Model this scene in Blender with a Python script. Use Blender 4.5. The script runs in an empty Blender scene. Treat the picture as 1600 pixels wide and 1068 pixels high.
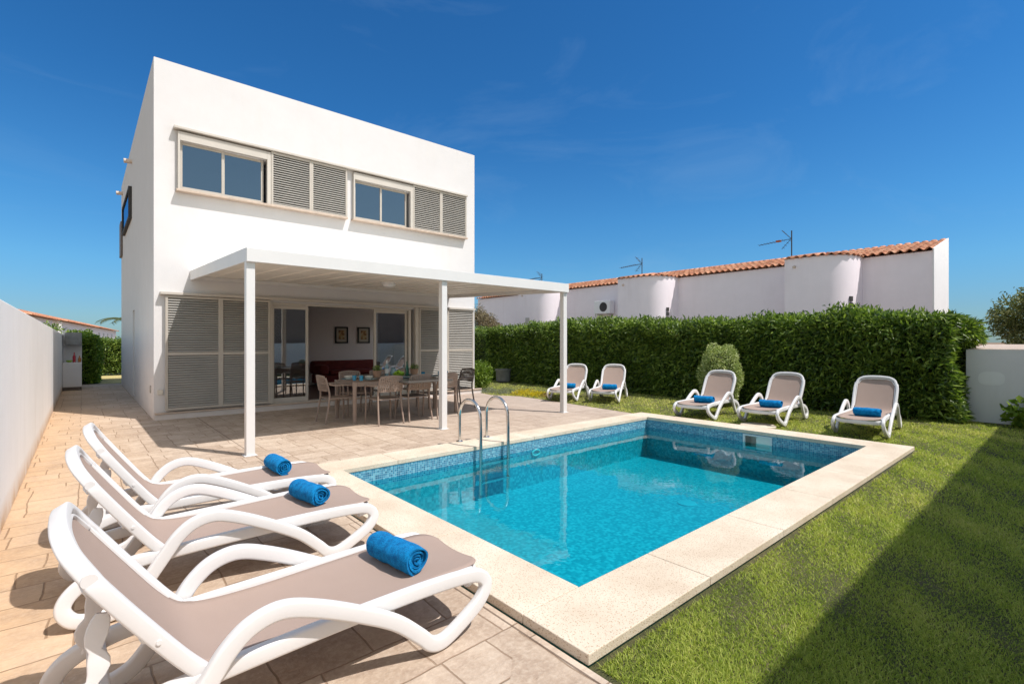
import bpy, math, random
import numpy as np
from math import radians, sin, cos, pi, sqrt
from mathutils import Vector, Matrix
random.seed(7); RNG = np.random.default_rng(11)
scene = bpy.context.scene
COL = scene.collection

# ------------------------------------------------------------------ materials
def rgb(c): return (c[0], c[1], c[2], 1.0)
class NT:
    def __init__(s, m):
        s.t = m.node_tree; s.n = s.t.nodes; s.l = s.t.links
    def new(s, typ, **kw):
        n = s.n.new(typ)
        for k, v in kw.items():
            if hasattr(n, k): setattr(n, k, v)
        return n
    def set(s, n, **kw):
        for k, v in kw.items(): n.inputs[k].default_value = v
    def link(s, a, b): s.l.new(a, b)
    def math(s, op, a, b=None, c=None, clamp=False):
        n = s.n.new('ShaderNodeMath'); n.operation = op; n.use_clamp = clamp
        for i, v in enumerate((a, b, c)):
            if v is None: continue
            if isinstance(v, (int, float)): n.inputs[i].default_value = v
            else: s.l.new(v, n.inputs[i])
        return n.outputs[0]
    def mix(s, fac, a, b, blend='MIX'):
        n = s.n.new('ShaderNodeMix'); n.data_type = 'RGBA'; n.blend_type = blend
        for i, v in ((0, fac), (6, a), (7, b)):
            if isinstance(v, (int, float)): n.inputs[i].default_value = v
            elif isinstance(v, (tuple, list)): n.inputs[i].default_value = rgb(v)
            else: s.l.new(v, n.inputs[i])
        return n.outputs[2]
    def noise(s, vec, scale, detail=3, rough=.55, dist=0):
        n = s.n.new('ShaderNodeTexNoise'); n.inputs['Scale'].default_value = scale
        n.inputs['Detail'].default_value = detail; n.inputs['Roughness'].default_value = rough
        n.inputs['Distortion'].default_value = dist
        if vec is not None: s.l.new(vec, n.inputs['Vector'])
        return n.outputs['Fac']
    def ramp(s, fac, stops):
        n = s.n.new('ShaderNodeValToRGB'); e = n.color_ramp.elements
        while len(e) > 1: e.remove(e[-1])
        e[0].position = stops[0][0]; e[0].color = rgb(stops[0][1])
        for p, c in stops[1:]:
            k = e.new(p); k.color = rgb(c)
        s.l.new(fac, n.inputs[0]); return n.outputs[0]
    def coords(s, which='Object', scale=None):
        n = s.n.new('ShaderNodeTexCoord'); o = n.outputs[which]
        if scale:
            m = s.n.new('ShaderNodeMapping'); m.inputs['Scale'].default_value = scale
            s.l.new(o, m.inputs['Vector']); o = m.outputs[0]
        return o
    def bump(s, h, strength=.3, dist=.01, normal=None):
        n = s.n.new('ShaderNodeBump'); n.inputs['Strength'].default_value = strength
        n.inputs['Distance'].default_value = dist; s.l.new(h, n.inputs['Height'])
        if normal is not None: s.l.new(normal, n.inputs['Normal'])
        return n.outputs[0]

def newmat(name):
    m = bpy.data.materials.new(name); m.use_nodes = True
    nt = NT(m); return m, nt, nt.n['Principled BSDF']

def mat(name, col, rough=.6, var=.06, vscale=3., fine=60., bump=.15, metal=0., spec=.5, dist=.002):
    m, nt, p = newmat(name)
    v = nt.coords()
    a = nt.noise(v, vscale, 4); b = nt.noise(v, fine, 3)
    f = nt.math('ADD', nt.math('MULTIPLY', a, .7), nt.math('MULTIPLY', b, .3))
    lo = tuple(c*(1-var*2) for c in col); hi = tuple(min(1, c*(1+var*2)) for c in col)
    c = nt.ramp(f, [(.3, lo), (.7, hi)])
    nt.link(c, p.inputs['Base Color'])
    p.inputs['Roughness'].default_value = rough; p.inputs['Metallic'].default_value = metal
    p.inputs['Specular IOR Level'].default_value = spec
    if bump: nt.link(nt.bump(b, bump, dist), p.inputs['Normal'])
    return m

def plaster(name, col=(.675, .66, .655), dirt=(.62, .57, .5), amt=.25, base_stain=0.):
    m, nt, p = newmat(name)
    v = nt.coords(); st = nt.coords(scale=(2.4, 2.4, .3))
    streak = nt.noise(st, 1.3, 5, .6); big = nt.noise(v, .7, 4)
    f = nt.math('MULTIPLY', nt.math('SUBTRACT', streak, .5, clamp=True), nt.math('SUBTRACT', big, .35, clamp=True))
    f = nt.math('MULTIPLY', f, amt*15, clamp=True)
    c = nt.mix(f, nt.mix(nt.noise(v, 2.3, 5, .65), tuple(k*.93 for k in col), tuple(min(1, k*1.05) for k in col)), dirt)
    if base_stain:
        sx = nt.new('ShaderNodeSeparateXYZ'); nt.link(v, sx.inputs[0])
        g = nt.math('SUBTRACT', 1.0, nt.math('DIVIDE', sx.outputs[2], .22), clamp=True)
        g = nt.math('MULTIPLY', g, nt.math('MULTIPLY', nt.noise(v, 4, 4), base_stain), clamp=True)
        c = nt.mix(g, c, (.55, .34, .16))
    nt.link(c, p.inputs['Base Color']); p.inputs['Roughness'].default_value = .85
    p.inputs['Specular IOR Level'].default_value = .25
    h = nt.math('ADD', nt.noise(v, 45, 4), nt.math('MULTIPLY', nt.noise(v, 3, 3), 2.))
    nt.link(nt.bump(h, .25, .006), p.inputs['Normal'])
    return m

def leafmat(name, stops, trans=.3, rough=.45, spec=.5):
    m, nt, p = newmat(name)
    at = nt.new('ShaderNodeAttribute'); at.attribute_name = 'rnd'
    v = nt.coords(); big = nt.noise(v, 1.6, 3)
    f = nt.math('ADD', nt.math('MULTIPLY', at.outputs['Fac'], .6), nt.math('MULTIPLY', big, .4))
    c = nt.ramp(f, stops)
    nt.link(c, p.inputs['Base Color']); p.inputs['Roughness'].default_value = rough
    p.inputs['Specular IOR Level'].default_value = spec
    tr = nt.new('ShaderNodeBsdfTranslucent')
    nt.link(nt.mix(1., c, (1.0, 1.15, .5), 'MULTIPLY'), tr.inputs['Color'])
    mx = nt.new('ShaderNodeMixShader'); mx.inputs[0].default_value = trans
    nt.link(p.outputs[0], mx.inputs[1]); nt.link(tr.outputs[0], mx.inputs[2])
    nt.link(mx.outputs[0], nt.n['Material Output'].inputs['Surface'])
    return m

M = {}
M['plaster'] = plaster('white_plaster', base_stain=.35)
M['plaster_wall'] = plaster('boundary_plaster', (.86, .845, .83), (.55, .5, .44), .3, base_stain=1.5)
M['plaster_block'] = plaster('block_plaster', (.76, .735, .73), (.52, .46, .4), .3)
M['plaster_shade_tint'] = plaster('mauve_shade_plaster', (.88, .80, .83), (.6, .5, .5), .25)  # walls are white; the mauve of their shade is put into this colour
M['plaster_far'] = plaster('far_plaster', (.84, .82, .81), (.6, .56, .5), .2)
M['white_metal'] = mat('white_metal', (.70, .685, .665), .4, .015, 3, 80, .03)
M['soffit'] = mat('soffit_panel', (.80, .76, .69), .45, .04, 2, 30, .03)
M['plastic'] = mat('white_resin', (.72, .71, .70), .38, .012, 4, 90, .05)
M['alu'] = mat('beige_aluminium', (.47, .43, .375), .45, .03, 3, 60, .04, spec=.5)
M['alu_dark'] = mat('grey_aluminium', (.44, .42, .385), .45, .04, 3, 60, .04)
M['alu_light'] = mat('pale_aluminium', (.53, .49, .435), .45, .03, 3, 60, .04)
M['stone_sill'] = mat('stone_sill', (.50, .40, .32), .7, .1, 9, 90, .2)
M['grey_resin'] = mat('taupe_resin', (.30, .225, .18), .5, .04, 3, 80, .05)
M['dark_resin'] = mat('dark_taupe_resin', (.15, .12, .105), .5, .04, 3, 80, .05)
M['table_dark'] = mat('dark_table_top', (.10, .09, .08), .3, .05, 3, 80, .03)
M['chrome'] = mat('stainless_steel', (.62, .61, .6), .16, .03, 3, 60, .02, metal=1.)
M['room'] = mat('room_wall_paint', (.86, .78, .77), .85, .03, 1, 40, .05)
M['room_floor'] = mat('room_floor', (.16, .10, .08), .35, .1, 2, 20, .03)
M['sofa'] = mat('red_upholstery', (.17, .022, .018), .8, .12, 4, 120, .3)
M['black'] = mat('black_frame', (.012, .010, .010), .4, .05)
M['terracotta'] = mat('terracotta_pot', (.42, .25, .16), .8, .08, 8, 60, .15)
M['glass_blue'] = mat('turquoise_glass', (.015, .20, .34), .1, .03, 3, 10, 0)
M['ceramic'] = mat('pale_ceramic', (.62, .58, .5), .25, .03)
M['ceramic_blue'] = mat('blue_grey_ceramic', (.22, .33, .36), .25, .05)
M['lime'] = mat('lime_green', (.26, .42, .03), .35, .2, 20, 60, .1)
M['green_glass'] = mat('green_bottle_glass', (.01, .10, .06), .08, .03)
M['rose'] = mat('red_wine_glass', (.38, .012, .03), .12, .05)
M['label'] = mat('paper_label', (.75, .72, .68), .7, .03)
M['amber'] = mat('amber_glass', (.35, .13, .02), .12, .05)
M['concrete'] = mat('grey_concrete', (.20, .20, .195), .85, .15, 6, 40, .3)
M['concrete_dark'] = mat('dark_concrete', (.12, .10, .085), .85, .15, 6, 40, .3)
M['soil'] = mat('dry_soil', (.20, .125, .07), .95, .2, 5, 50, .6, dist=.02)
M['bark'] = mat('bark', (.12, .085, .06), .9, .25, 6, 40, .5)
M['brown_wall'] = mat('brown_wall', (.28, .21, .17), .85, .08, 2, 40, .2)
M['drain'] = mat('clay_spout', (.66, .55, .46), .8, .1)
M['black_core'] = mat('hedge_shade_core', (.018, .022, .010), .95, .3, 5, 30, .5)  # near-black colour stands in for shade deep between the leaves
M['rubber'] = mat('dark_rubber', (.04, .037, .035), .7, .1)

def m_glass(name, tint=(.75, .8, .82), refl=.25, refl_tint=(1, 1, 1), body=(.02, .03, .04), opaque=.0):
    m, nt, p = newmat(name)
    tr = nt.new('ShaderNodeBsdfTransparent'); tr.inputs[0].default_value = rgb(tint)
    gl = nt.new('ShaderNodeBsdfGlossy'); gl.inputs['Roughness'].default_value = .01; gl.inputs['Color'].default_value = rgb(refl_tint)
    lw = nt.new('ShaderNodeLayerWeight'); lw.inputs[0].default_value = .35
    f = nt.math('ADD', nt.math('MULTIPLY', lw.outputs['Fresnel'], .6), refl, clamp=True)
    v = nt.coords(); nt.link(nt.bump(nt.noise(v, 1.2, 2), .02, .05), gl.inputs['Normal'])
    mx = nt.new('ShaderNodeMixShader'); nt.link(f, mx.inputs[0])
    nt.link(tr.outputs[0], mx.inputs[1]); nt.link(gl.outputs[0], mx.inputs[2])
    nt.link(mx.outputs[0], nt.n['Material Output'].inputs['Surface'])
    return m
M['pane'] = m_glass('window_glass', (.42, .45, .47), .24)
M['pane_up'] = m_glass('upper_window_glass', (.14, .20, .28), .14, (.50, .74, 1.))  # blue tint put into the reflection to stand in for blue sky

# towel
def towelmat():
    m, nt, p = newmat('blue_terry'); v = nt.coords()
    n1 = nt.noise(v, 150, 3, .75); n2 = nt.noise(v, 30, 3)
    c = nt.ramp(nt.math('ADD', nt.math('MULTIPLY', n1, .6), nt.math('MULTIPLY', n2, .4)), [(.36, (.001, .085, .28)), (.62, (.006, .30, .68))])
    nt.link(c, p.inputs['Base Color']); p.inputs['Roughness'].default_value = .95
    p.inputs['Specular IOR Level'].default_value = .1
    p.inputs['Sheen Weight'].default_value = .15; p.inputs['Sheen Tint'].default_value = (.2, .6, 1, 1)
    nt.link(nt.bump(n1, 1., .010), p.inputs['Normal']); return m
M['towel'] = towelmat()
# sling mesh fabric
def slingmat():
    m, nt, p = newmat('taupe_sling'); v = nt.coords()
    w = nt.new('ShaderNodeTexWave'); w.inputs['Scale'].default_value = 130; w.bands_direction = 'X'; nt.link(v, w.inputs[0])
    w2 = nt.new('ShaderNodeTexWave'); w2.inputs['Scale'].default_value = 130; w2.bands_direction = 'Y'; nt.link(v, w2.inputs[0])
    h = nt.math('ADD', w.outputs['Fac'], w2.outputs['Fac'])
    big = nt.noise(v, 5, 3)
    c = nt.mix(nt.math('MULTIPLY', h, .25), (.34, .25, .205), (.43, .325, .272))
    c = nt.mix(nt.math('MULTIPLY', big, .25), c, (.46, .37, .32))
    nt.link(c, p.inputs['Base Color']); p.inputs['Roughness'].default_value = .75
    p.inputs['Specular IOR Level'].default_value = .2
    nt.link(nt.bump(h, .3, .001), p.inputs['Normal']); return m
M['sling'] = slingmat()

def patiomat():
    m, nt, p = newmat('stamped_concrete'); v = nt.coords()
    warp = nt.new('ShaderNodeTexNoise'); warp.inputs['Scale'].default_value = 2.2; warp.inputs['Detail'].default_value = 4; nt.link(v, warp.inputs['Vector'])
    off = nt.new('ShaderNodeVectorMath'); off.operation = 'SCALE'; off.inputs['Scale'].default_value = .065; nt.link(warp.outputs['Color'], off.inputs[0])
    ad = nt.new('ShaderNodeVectorMath'); ad.operation = 'ADD'; nt.link(v, ad.inputs[0]); nt.link(off.outputs[0], ad.inputs[1])
    def brick(w, h, offx, freq, sq, sqf, rot=0., ms=.012):
        b = nt.new('ShaderNodeTexBrick', offset=.5+offx, offset_frequency=freq, squash=sq, squash_frequency=sqf)
        mp = nt.new('ShaderNodeMapping'); mp.inputs['Rotation'].default_value = (0, 0, rot); nt.link(ad.outputs[0], mp.inputs[0]); nt.link(mp.outputs[0], b.inputs['Vector'])
        b.inputs['Scale'].default_value = 1.; b.inputs['Brick Width'].default_value = w; b.inputs['Row Height'].default_value = h
        b.inputs['Mortar Size'].default_value = ms*.5; b.inputs['Mortar Smooth'].default_value = .6
        b.inputs['Color1'].default_value = (0, 0, 0, 1); b.inputs['Color2'].default_value = (1, 1, 1, 1); b.inputs['Mortar'].default_value = (.5, .5, .5, 1)
        return b
    A = brick(.40, .27, -.12, 2, .66, 3); B = brick(.44, .33, .18, 3, 1.5, 2, pi/2)
    # patches of each laying direction
    sel = nt.new('ShaderNodeTexVoronoi', feature='F1'); sel.inputs['Scale'].default_value = .9; sel.distance = 'CHEBYCHEV'
    nt.link(v, sel.inputs['Vector']); sc = nt.new('ShaderNodeSeparateColor'); nt.link(sel.outputs['Color'], sc.inputs[0])
    s = nt.math('GREATER_THAN', sc.outputs[0], .60)
    mort = nt.mix(s, A.outputs['Fac'], B.outputs['Fac']); idc = nt.mix(s, A.outputs['Color'], B.outputs['Color'])
    n1 = nt.noise(v, 1.1, 5, .6); n2 = nt.noise(v, 7, 5, .65); n3 = nt.noise(v, 40, 4, .6); grain = nt.noise(nt.coords(scale=(4, 11, 4)), 2.2, 6, .7, 1.5)
    base = nt.ramp(nt.math('ADD', nt.math('MULTIPLY', n1, .5), nt.math('MULTIPLY', n2, .5)), [(.3, (.32, .23, .17)), (.48, (.45, .345, .26)), (.7, (.61, .50, .39))])
    base = nt.mix(.22, base, idc, 'SOFT_LIGHT'); base = nt.mix(nt.math('MULTIPLY', nt.math('SUBTRACT', grain, .52, clamp=True), 1.6, clamp=True), base, (.30, .20, .13)); base = nt.mix(nt.math('MULTIPLY', nt.math('SUBTRACT', .45, grain, clamp=True), 1.2, clamp=True), base, (.74, .62, .48))
    base = nt.mix(nt.math('MULTIPLY', nt.math('SUBTRACT', n3, .45, clamp=True), 1.2, clamp=True), base, (.74, .63, .50))
    sx = nt.new('ShaderNodeSeparateXYZ'); nt.link(v, sx.inputs[0])
    # greyer area by the table, orange iron staining along the boundary wall
    fx = nt.math('SUBTRACT', 1., nt.math('DIVIDE', nt.math('ADD', sx.outputs[0], .5), 1.5), clamp=True)
    fx = nt.math('MULTIPLY', nt.math('POWER', fx, 1.4), nt.math('ADD', nt.math('MULTIPLY', n2, 1.5), nt.math('MULTIPLY', n1, .6)), clamp=True)
    base = nt.mix(nt.math('MULTIPLY', fx, .5), base, (.62, .38, .18))
    gx = nt.math('MULTIPLY', nt.math('DIVIDE', nt.math('SUBTRACT', sx.outputs[0], 3.), 5., clamp=True), nt.math('DIVIDE', nt.math('SUBTRACT', sx.outputs[1], 4.5), 3., clamp=True))
    base = nt.mix(nt.math('MULTIPLY', gx, .65), base, (.44, .365, .315))
    mf = nt.math('MULTIPLY', mort, nt.math('ADD', .25, nt.math('MULTIPLY', n2, 1.0)), clamp=True)
    # expansion joints
    def joint(ax, c):
        d = nt.math('ABSOLUTE', nt.math('SUBTRACT', sx.outputs[ax], c)); return nt.math('LESS_THAN', d, .006)
    j = nt.math('MAXIMUM', joint(0, 1.62), nt.math('MAXIMUM', joint(1, 10.2), joint(0, 4.9)))
    c = nt.mix(nt.math('MULTIPLY', mf, .8), base, (.20, .115, .06)); c = nt.mix(nt.math('MULTIPLY', j, .8), c, (.12, .08, .055))
    nt.link(c, p.inputs['Base Color']); p.inputs['Roughness'].default_value = .8; p.inputs['Specular IOR Level'].default_value = .3
    h = nt.math('ADD', nt.math('MULTIPLY', mort, -1.2), nt.math('ADD', nt.math('MULTIPLY', n2, 1.1), nt.math('ADD', nt.math('MULTIPLY', n3, .35), nt.math('MULTIPLY', grain, .7))))
    nt.link(nt.bump(h, .6, .012), p.inputs['Normal']); return m
M['patio'] = patiomat()

def copingmat():
    m, nt, p = newmat('cream_cast_stone'); v = nt.coords()
    vo = nt.new('ShaderNodeTexVoronoi'); vo.inputs['Scale'].default_value = 85; nt.link(v, vo.inputs['Vector'])
    pit = nt.math('LESS_THAN', vo.outputs['Distance'], .3); pit = nt.math('MULTIPLY', pit, nt.math('GREATER_THAN', nt.noise(v, 60, 2), .45))
    n1 = nt.noise(v, 2.2, 5, .6); n2 = nt.noise(v, 120, 3)
    c = nt.ramp(n1, [(.3, (.60, .50, .385)), (.55, (.71, .615, .49)), (.75, (.78, .70, .585))])
    c = nt.mix(nt.math('MULTIPLY', n2, .25), c, (.52, .36, .22)); c = nt.mix(nt.math('MULTIPLY', pit, .7), c, (.40, .27, .16))
    nt.link(c, p.inputs['Base Color']); p.inputs['Roughness'].default_value = .8; p.inputs['Specular IOR Level'].default_value = .3
    h = nt.math('SUBTRACT', n2, nt.math('MULTIPLY', pit, 1.5)); nt.link(nt.bump(h, .5, .004), p.inputs['Normal']); return m
M['coping'] = copingmat()

def tilemat():
    m, nt, p = newmat('pool_mosaic'); uv = nt.coords('UV')
    b = nt.new('ShaderNodeTexBrick', offset=0., offset_frequency=2, squash=1.); nt.link(uv, b.inputs['Vector'])
    t = .024
    b.inputs['Scale'].default_value = 1.; b.inputs['Brick Width'].default_value = t; b.inputs['Row Height'].default_value = t
    b.inputs['Mortar Size'].default_value = .0016; b.inputs['Mortar Smooth'].default_value = .1
    dv = nt.new('ShaderNodeVectorMath'); dv.operation = 'SCALE'; dv.inputs['Scale'].default_value = 1/t; nt.link(uv, dv.inputs[0])
    fl = nt.new('ShaderNodeVectorMath'); fl.operation = 'FLOOR'; nt.link(dv.outputs[0], fl.inputs[0])
    wn = nt.new('ShaderNodeTexWhiteNoise', noise_dimensions='2D'); nt.link(fl.outputs[0], wn.inputs['Vector'])
    c = nt.ramp(wn.outputs['Value'], [(0., (.02, .12, .21)), (.25, (.03, .17, .28)), (.5, (.04, .21, .33)), (.75, (.07, .28, .40)), (.95, (.17, .42, .50))])
    big = nt.noise(uv, 1.2, 3)
    c = nt.mix(nt.math('MULTIPLY', big, .25), c, (.05, .32, .44))
    c = nt.mix(nt.math('MULTIPLY', b.outputs['Fac'], .8), c, (.42, .52, .55))
    nt.link(c, p.inputs['Base Color']); p.inputs['Roughness'].default_value = .18
    nt.link(nt.bump(b.outputs['Fac'], -.3, .002), p.inputs['Normal']); return m
M['tile'] = tilemat()
def waterlit_tile():
    m, nt, p = newmat('pool_mosaic_waterlit'); uv = nt.coords('UV')
    t = .03
    dv = nt.new('ShaderNodeVectorMath'); dv.operation = 'SCALE'; dv.inputs['Scale'].default_value = 1/t; nt.link(uv, dv.inputs[0])
    fl = nt.new('ShaderNodeVectorMath'); fl.operation = 'FLOOR'; nt.link(dv.outputs[0], fl.inputs[0])
    wn = nt.new('ShaderNodeTexWhiteNoise', noise_dimensions='2D'); nt.link(fl.outputs[0], wn.inputs['Vector'])
    n = nt.noise(uv, 9, 4, .7)
    f = nt.math('ADD', nt.math('MULTIPLY', wn.outputs['Value'], .55), nt.math('MULTIPLY', n, .45))
    c = nt.ramp(f, [(.2, (.03, .29, .345)), (.5, (.055, .37, .425)), (.8, (.15, .50, .545))])  # same mosaic as above water; light scattered by water put into colour
    nt.link(c, p.inputs['Base Color']); p.inputs['Roughness'].default_value = .4; return m
M['waterlit_tile'] = waterlit_tile()

def watermat():
    m, nt, p = newmat('pool_water'); v = nt.coords()
    tr = nt.new('ShaderNodeBsdfTransparent'); tr.inputs[0].default_value = (.22, .86, .93, 1)
    gl = nt.new('ShaderNodeBsdfGlossy'); gl.inputs['Roughness'].default_value = .0
    h = nt.math('ADD', nt.noise(v, 2.2, 3, .5), nt.math('MULTIPLY', nt.noise(v, 14, 2, .5), .12))
    w = nt.new('ShaderNodeTexWave', wave_type='RINGS', rings_direction='SPHERICAL'); mp = nt.new('ShaderNodeMapping'); mp.inputs['Location'].default_value = (-3.9, -4.75, .14)
    nt.link(v, mp.inputs[0]); nt.link(mp.outputs[0], w.inputs[0]); w.inputs['Scale'].default_value = 5.
    ln = nt.new('ShaderNodeVectorMath'); ln.operation = 'LENGTH'; nt.link(mp.outputs[0], ln.inputs[0])
    fall = nt.math('SUBTRACT', 1., nt.math('DIVIDE', ln.outputs['Value'], .55), clamp=True)
    h = nt.math('ADD', h, nt.math('MULTIPLY', nt.math('MULTIPLY', w.outputs['Fac'], fall), .22))
    bn = nt.bump(h, .055, .05); nt.link(bn, gl.inputs['Normal'])
    fr = nt.new('ShaderNodeFresnel'); fr.inputs['IOR'].default_value = 1.34; nt.link(bn, fr.inputs['Normal'])
    mx = nt.new('ShaderNodeMixShader'); nt.link(fr.outputs[0], mx.inputs[0])
    nt.link(tr.outputs[0], mx.inputs[1]); nt.link(gl.outputs[0], mx.inputs[2])
    nt.link(mx.outputs[0], nt.n['Material Output'].inputs['Surface']); return m
M['water'] = watermat()

def lawnmat():
    m, nt, p = newmat('turf'); v = nt.coords()
    n = nt.noise(v, 2.5, 6, .7); n2 = nt.noise(v, 60, 4, .7)
    c = nt.ramp(nt.math('ADD', nt.math('MULTIPLY', n, .5), nt.math('MULTIPLY', n2, .5)), [(.35, (.05, .055, .018)), (.5, (.10, .10, .032)), (.65, (.20, .16, .075))])
    nt.link(c, p.inputs['Base Color']); p.inputs['Roughness'].default_value = .95
    nt.link(nt.bump(n2, .9, .03), p.inputs['Normal']); return m
M['lawn'] = lawnmat()
M['dry_turf'] = mat('dry_turf', (.52, .42, .17), .95, .15, 4, 50, .5, dist=.02)  # dry grass, colour raised to stand in for sunlight blocked by the house
M['grass'] = leafmat('grass_blades', [(.15, (.16, .23, .034)), (.38, (.38, .46, .08)), (.62, (.60, .61, .155)), (.86, (.82, .71, .33))], .4, .6, .3)
M['hedge'] = leafmat('hedge_leaves', [(.15, (.03, .065, .014)), (.42, (.10, .175, .028)), (.78, (.34, .44, .08))], .3, .38, .5)
M['bush'] = leafmat('bush_leaves', [(.2, (.20, .27, .07)), (.6, (.44, .50, .18)), (.85, (.66, .66, .34))], .25, .5, .4)
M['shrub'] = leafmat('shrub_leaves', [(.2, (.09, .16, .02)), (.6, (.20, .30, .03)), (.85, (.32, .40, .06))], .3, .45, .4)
M['olive'] = leafmat('olive_leaves', [(.2, (.09, .11, .035)), (.6, (.22, .24, .08)), (.85, (.38, .36, .15))], .2, .6, .3)
M['dry'] = leafmat('dry_leaves', [(.2, (.14, .10, .06)), (.6, (.26, .21, .13)), (.85, (.36, .30, .18))], .2, .7, .2)
M['grey_herb'] = leafmat('grey_herb', [(.2, (.16, .18, .12)), (.8, (.34, .36, .27))], .2, .7, .2)
M['yellow_flower'] = leafmat('yellow_flowers', [(.1, (.16, .20, .02)), (.35, (.55, .42, .01)), (.8, (.80, .62, .02))], .2, .6, .2)
M['pink_leaf'] = leafmat('reddish_leaves', [(.2, (.10, .10, .03)), (.6, (.25, .14, .09)), (.85, (.40, .24, .20))], .2, .6, .2)
M['palm'] = leafmat('palm_leaf', [(.2, (.08, .10, .03)), (.8, (.20, .20, .08))], .2, .5, .4)

def rooftile():
    m, nt, p = newmat('clay_tile'); v = nt.coords()
    at = nt.new('ShaderNodeAttribute'); at.attribute_name = 'rnd'
    f = nt.math('ADD', nt.math('MULTIPLY', at.outputs['Fac'], .55), nt.math('MULTIPLY', nt.noise(v, 8, 4), .45))
    c = nt.ramp(f, [(.2, (.36, .13, .065)), (.5, (.52, .21, .11)), (.8, (.66, .34, .20))])
    c = nt.mix(nt.math('MULTIPLY', nt.math('SUBTRACT', nt.noise(v, 3, 4), .5, clamp=True), 1.5), c, (.35, .30, .22))
    nt.link(c, p.inputs['Base Color']); p.inputs['Roughness'].default_value = .85
    nt.link(nt.bump(nt.noise(v, 50, 3), .3, .004), p.inputs['Normal']); return m
M['clay'] = rooftile()
def picturemat(name, seed):
    m, nt, p = newmat(name); v = nt.coords(scale=(1, 1, 1))
    mp = nt.new('ShaderNodeMapping'); mp.inputs['Location'].default_value = (seed, seed, seed); nt.link(v, mp.inputs[0])
    c = nt.ramp(nt.noise(mp.outputs[0], 9, 4), [(.35, (.12, .05, .025)), (.5, (.42, .22, .08)), (.62, (.55, .45, .25)), (.7, (.2, .12, .06))])
    nt.link(c, p.inputs['Base Color']); return m
M['art'] = picturemat('art_print', 1.7)
M['mount'] = mat('picture_mount', (.5, .44, .36), .8, .02)

# ------------------------------------------------------------------ mesh builder
class MB:
    def __init__(s): s.v = []; s.f = []; s.uv = None
    def add(s, vs, fs):
        o = len(s.v); s.v.extend([tuple(p) for p in vs]); s.f.extend([tuple(i+o for i in f) for f in fs]); return s
    def box(s, x0, x1, y0, y1, z0, z1):
        v = [(x, y, z) for z in (z0, z1) for y in (y0, y1) for x in (x0, x1)]
        return s.add(v, [(0, 2, 3, 1), (4, 5, 7, 6), (0, 1, 5, 4), (2, 6, 7, 3), (0, 4, 6, 2), (1, 3, 7, 5)])
    def obox(s, c, ax, ay, az):
        c = Vector(c); ax, ay, az = Vector(ax), Vector(ay), Vector(az)
        v = [c+ax*i+ay*j+az*k for k in (-1, 1) for j in (-1, 1) for i in (-1, 1)]
        return s.add(v, [(0, 2, 3, 1), (4, 5, 7, 6), (0, 1, 5, 4), (2, 6, 7, 3), (0, 4, 6, 2), (1, 3, 7, 5)])
    def quad(s, a, b, c, d): return s.add([a, b, c, d], [(0, 1, 2, 3)])
    def sweep(s, path, sec, closed=False, lat=None, caps=True):
        P = [Vector(p) for p in path]; n = len(P); k = len(sec(0) if callable(sec) else sec); rings = []
        prev = None
        for i in range(n):
            if closed: t = P[(i+1) % n]-P[i-1]
            else: t = P[min(i+1, n-1)]-P[max(i-1, 0)]
            t.normalize()
            if lat is not None: L = Vector(lat) - t*Vector(lat).dot(t)
            else:
                if prev is None:
                    h = Vector((0, 0, 1)) if abs(t.z) < .9 else Vector((1, 0, 0)); L = t.cross(h)
                else: L = prev - t*prev.dot(t)
            L.normalize(); prev = L; N = t.cross(L)
            sc = sec(i/(n-1)) if callable(sec) else sec
            rings.append([P[i]+L*a+N*b for a, b in sc])
        vs = [q for r in rings for q in r]; fs = []
        for i in range(n if closed else n-1):
            j = (i+1) % n
            for q in range(k):
                r = (q+1) % k; fs.append((i*k+q, i*k+r, j*k+r, j*k+q))
        if not closed and caps: fs += [tuple(range(k))[::-1], tuple((n-1)*k+q for q in range(k))]
        return s.add(vs, fs)
    def tube(s, path, r, n=10, closed=False):
        if callable(r): return s.sweep(path, lambda t: [(r(t)*cos(a*2*pi/n), r(t)*sin(a*2*pi/n)) for a in range(n)], closed)
        return s.sweep(path, [(r*cos(a*2*pi/n), r*sin(a*2*pi/n)) for a in range(n)], closed)
    def lathe(s, prof, c=(0, 0, 0), n=20):
        vs = [(c[0]+r*cos(2*pi*i/n), c[1]+r*sin(2*pi*i/n), c[2]+z) for r, z in prof for i in range(n)]; fs = []
        for j in range(len(prof)-1):
            for i in range(n):
                q = (i+1) % n; fs.append((j*n+i, j*n+q, (j+1)*n+q, (j+1)*n+i))
        fs += [tuple(range(n))[::-1], tuple((len(prof)-1)*n+i for i in range(n))]
        return s.add(vs, fs)
    def prism(s, poly, z0, z1):
        n = len(poly); vs = [(x, y, z0) for x, y in poly]+[(x, y, z1) for x, y in poly]
        fs = [tuple(range(n))[::-1], tuple(range(n, 2*n))]+[(i, (i+1) % n, n+(i+1) % n, n+i) for i in range(n)]
        return s.add(vs, fs)
    def build(s, name, m, parent=None, smooth=False, bevel=0, angle=40, kind=None):
        me = bpy.data.meshes.new(name); me.from_pydata(s.v, [], s.f); me.update()
        o = bpy.data.objects.new(name, me); COL.objects.link(o); me.materials.append(M[m] if isinstance(m, str) else m)
        if smooth:
            for p in me.polygons: p.use_smooth = True
            try: me.set_sharp_from_angle(angle=radians(angle))
            except Exception: pass
        if bevel:
            b = o.modifiers.new('bevel', 'BEVEL'); b.width = bevel; b.segments = 2; b.limit_method = 'ANGLE'; b.angle_limit = radians(50)
        if parent: o.parent = parent
        if kind: o['kind'] = kind
        return o
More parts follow.
